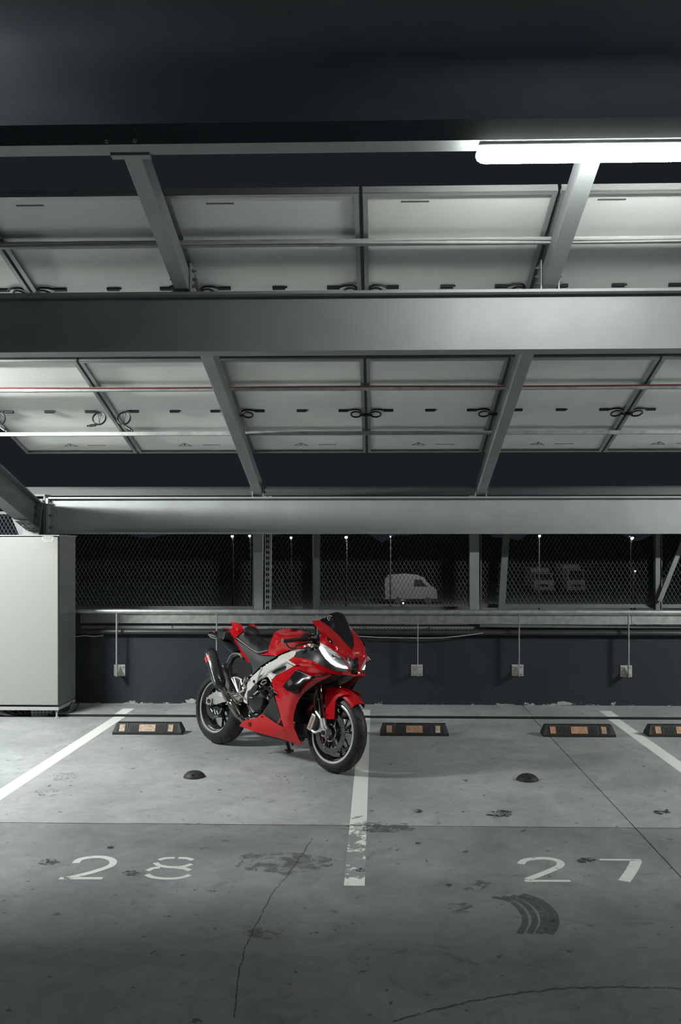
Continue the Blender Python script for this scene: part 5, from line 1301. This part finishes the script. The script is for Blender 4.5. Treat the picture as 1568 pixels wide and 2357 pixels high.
MB().tube([P(2, 600, 1650, -.17), P(2, 720, 1620, -.17), P(2, 860, 1660, -.17)], .005, 8).build('brake_pedal', CHRM, rso)
for x, y in ((720, 1415), (890, 1250), (955, 1200), (890, 1330)):
    c = P(2, x, y, -.182); MB().lathe([(.004, -.006), (.011, -.006), (.011, .006), (.004, .006)], 14, c, 'y', closed=True).build('rearset_bolt', CHRM, rso)
for k, pts in enumerate(([(2, 560, 970), (2, 620, 1120), (2, 700, 1330)], [(4, 700, 340), (4, 800, 400), (4, 850, 390)], [(4, 960, 560), (4, 950, 620), (4, 1000, 650)], [(4, 640, 250), (4, 700, 300), (4, 760, 300)])):
    bp(MB().tube([P(n, x, y, -.14) for n, x, y in pts], .005, 8), 'brake_line', PLASTIC if k < 2 else CAST)
bp(MB().box(.18, .55, -.10, .10, .42, .60), 'hugger', BLKM, bevel=.03)
arc_shell(0, RR, .345, 55, 128, .085, .075, 'rear_mudguard', BLKM)
hb_ = MB()
for k, (dy, dz) in enumerate(((0, 0), (.014, .012), (-.012, -.014))):
    pts = [P(2, 640, 975 - k * 18, -.12), P(2, 700, 850 - k * 12, -.12), P(2, 760, 805 - k * 10, -.12), P(2, 850, 795, -.12), P(2, 900, 850, -.11)]
    hb_.tube(smooth_path([tuple(p + Vector((0, dy, 0))) for p in pts], 4), .011, 8)
bp(hb_, 'exhaust_hanger', CABG_SHADED)
make_shell('under_seat_tray', BLKM, 2, [(650, 985, -.10), (720, 860, -.10), (850, 810, -.10), (960, 850, -.11), (1030, 960, -.12), (1040, 1130, -.12), (980, 1190, -.12), (900, 1180, -.11), (800, 1120, -.10), (680, 1140, -.10)], [], th=.01, both=False)
bp(MB().box(.14, .50, -.09, .09, .56, .78), 'under_seat_box', BLKM, bevel=.04)
# ---------------------------------------------------------------- exhaust
b0, b1 = P(2, 515, 1370, -.235), P(2, 322, 735, -.235); ax_ = (b1 - b0).normalized(); Lm = (b1 - b0).length
mu = MB(); tt = [(0, .36), (.04, .66), (.13, .95), (.5, 1), (.93, .98), (.98, .80), (1.03, .62)]
mu.tube([b0 + ax_ * Lm * t for t, _ in tt], [.060 * k for _, k in tt], 20, squash=(1.0, .92))
muf = bp(mu, 'silencer', CARB, label='carbon fibre silencer with a red sticker')
for t in (.50, .53): MB().tube([b0 + ax_ * Lm * t, b0 + ax_ * (Lm * t + .004)], .0612, 20, squash=(1.0, .92)).build('strap', PLASTIC, muf)
MB().tube([b0 + ax_ * Lm * .03, b0 + ax_ * (Lm * .16)], [.040, .0595], 20, squash=(1.0, .92)).build('inlet_cone', ENG, muf)
endc = MB().tube([b0 + ax_ * Lm * .94, b0 + ax_ * Lm * 1.0, b0 + ax_ * Lm * 1.05], [.0595, .05, .036], 20, squash=(1.0, .92)); endc.build('end_cap', BLKM, muf)
# frame of directions on the silencer
sidev = Vector((0, -1, 0)); upv = ax_.cross(sidev).normalized()
if upv.x > 0: upv = -upv
def ms(t, ang_, r0=.0622): return b0 + ax_ * Lm * t + (sidev * math.cos(ang_) + upv * math.sin(ang_)) * r0
ln = [ms(t, -.25, .0603) for t in (.12, .3, .5, .7, .9)]
MB().tube(ln, .0022, 6).build('seam_ridge', RIMW, muf)
sk = MB(); gridN = 8
vs = []; fs = []
for i in range(3):
    for k in range(gridN + 1): vs.append(ms(.71 + i * .065, -.50 + k * .85 / gridN, .0612))
fs = [(i * (gridN + 1) + k, i * (gridN + 1) + k + 1, (i + 1) * (gridN + 1) + k + 1, (i + 1) * (gridN + 1) + k) for i in range(2) for k in range(gridN)]
sk.add(vs, fs); sto = sk.build('sticker', STKR, muf)
dk = MB()
for t0, a0, t1, a1 in ((.735, -.30, .785, -.12), (.775, .02, .825, .20), (.73, .16, .76, .30)):
    dk.add([ms(t0, a0, .0618), ms(t0, a1, .0618), ms(t1, a1, .0618), ms(t1, a0, .0618)], [(0, 1, 2, 3)])
dk.build('sticker_marks', PLASTIC, sto)
pw = MB()
pw.add([ms(.71, .36, .0612), ms(.71, .46, .0612), ms(.84, .46, .0612), ms(.84, .36, .0612)], [(0, 1, 2, 3)]); pw.build('sticker_edge', WHT, sto)
link = [b0 + ax_ * .035, P(2, 520, 1375, -.225), P(4, 525, 185, -.21), P(4, 570, 290, -.20), P(4, 625, 370, -.185), P(4, 670, 420, -.175)]
pipe = bp(MB().tube(smooth_path([tuple(p) for p in link[1:]], 5), .027, 18), 'link_pipe', TITA)
MB().tube([P(4, 655, 405, -.178), P(4, 685, 450, -.172), P(4, 770, 590, -.15), P(4, 800, 640, -.145)], [.032, .040, .038, .030], 18).build('collector', TITA, pipe)
MB().tube([P(4, 790, 625, -.145), P(4, 870, 700, -.125), P(4, 940, 735, -.10)], [.027, .030, .028], 16).build('elbow', TITA, pipe)
MB().tube([P(4, 500, 150, -.215), P(4, 512, 172, -.213)], .030, 18).build('clamp', CHRM, pipe)
MB().tube([P(4, 640, 380, -.183), P(4, 650, 398, -.18)], .034, 18).build('clamp', CHRM, pipe)
MB().tube([P(4, 880, 690, -.13), P(4, 930, 670, -.13), P(4, 990, 660, -.13)], [.006, .004, .004], 6).build('exhaust_spring', CHRM, pipe)
bp(MB().tube([P(2, 520, 985, -.20), P(2, 545, 955, -.17), P(2, 610, 965, -.12)], .009, 8), 'silencer_bracket', CAST)
# ---------------------------------------------------------------- handlebars
for s_ in (-1, 1):
    def sg(n, x, y, yb): p = P(n, x, y, yb); p.y = p.y if s_ < 0 else -p.y; return p
    g0, g1 = sg(3, 92, 540, -.335), sg(3, 390, 505, -.225)
    hbar = bp(MB().tube([g0, g1], .0165, 16), 'handlebar_grip', RUBBER)
    d = (g0 - g1).normalized()
    MB().tube([g0, g0 + d * .016], [.0175, .015], 14).build('bar_end', CAST, hbar)
    g2 = sg(3, 600, 520, -.135)
    MB().tube([g1, g2], .011, 12).build('clip_on_bar', ENG, hbar)
    MB().tube([g1 - d * .0, g1 - d * .05], .024, 12).build('switch_housing', ENG, hbar)
    MB().tube([sg(3, 405, 460, -.21), sg(3, 450, 440, -.19), sg(3, 545, 450, -.165)], [.014, .019, .013], 10).build('master_cylinder', PLASTIC, hbar)
    MB().tube(smooth_path([tuple(sg(3, *a)) for a in ((135, 575, -.318), (150, 600, -.312), (178, 640, -.300), (230, 658, -.28), (300, 650, -.26))], 4), .0055, 8).build('lever_guard', PLASTIC, hbar)
    MB().tube(smooth_path([tuple(sg(3, *a)) for a in ((285, 625, -.27), (340, 605, -.245), (420, 585, -.215), (500, 565, -.185), (540, 570, -.17))], 4), .0075, 8).build('lever', BLKM, hbar)
    for (x, y, yb, r0) in ((455, 520, -.20, .007), (540, 575, -.165, .010), (615, 435, -.125, .008), (620, 350, -.14, .007)):
        c = sg(3, x, y, yb); MB().lathe([(0, -.004), (r0, 0), (r0, .006)], 12, c, 'y').build('clamp_bolt', CHRM, hbar)
    MB().tube([sg(3, 600, 620, -.106), sg(3, 605, 680, -.106)], .030, 16).build('fork_cap', CAST, hbar)
    MB().tube(smooth_path([tuple(sg(3, *a)) for a in ((560, 440, -.16), (610, 430, -.13), (620, 340, -.14), (600, 290, -.15))], 4), .007, 8).build('hose', PLASTIC, hbar)
bp(MB().box(1.15, 1.30, -.11, .11, .96, 1.04, None), 'dashboard', BLKM, bevel=.02)
# ---------------------------------------------------------------- side stand
ss = bp(MB().tube([(.76, .10, .19), (.735, .15, .11), (.712, .205, .047)], [.016, .014, .013], 10), 'side_stand', ENG)
f_ = Vector((.712, .205, .047))
MB().box(-.035, .03, -.02, .02, -.010, .006, Matrix.Translation(f_) @ Matrix.Rotation(LEAN, 4, 'X')).build('stand_foot', ENG, ss)
bp(MB().tube([(.90, .05, .17), (.915, .05, .12)], .006, 8), 'overflow_hose', PLASTIC)
# chain and sprocket on the far side
sp = bp(MB().lathe([(.03, .110), (.095, .110), (.095, .118), (.03, .118)], 40, (0, 0, RR), 'y', closed=True, smooth=False), 'sprocket', ENG)
MB().tube([(0, .114, RR + .095), (.55, .09, .44)], .008, 6).tube([(0, .114, RR - .095), (.55, .09, .36)], .008, 6).build('chain', ENG, sp)
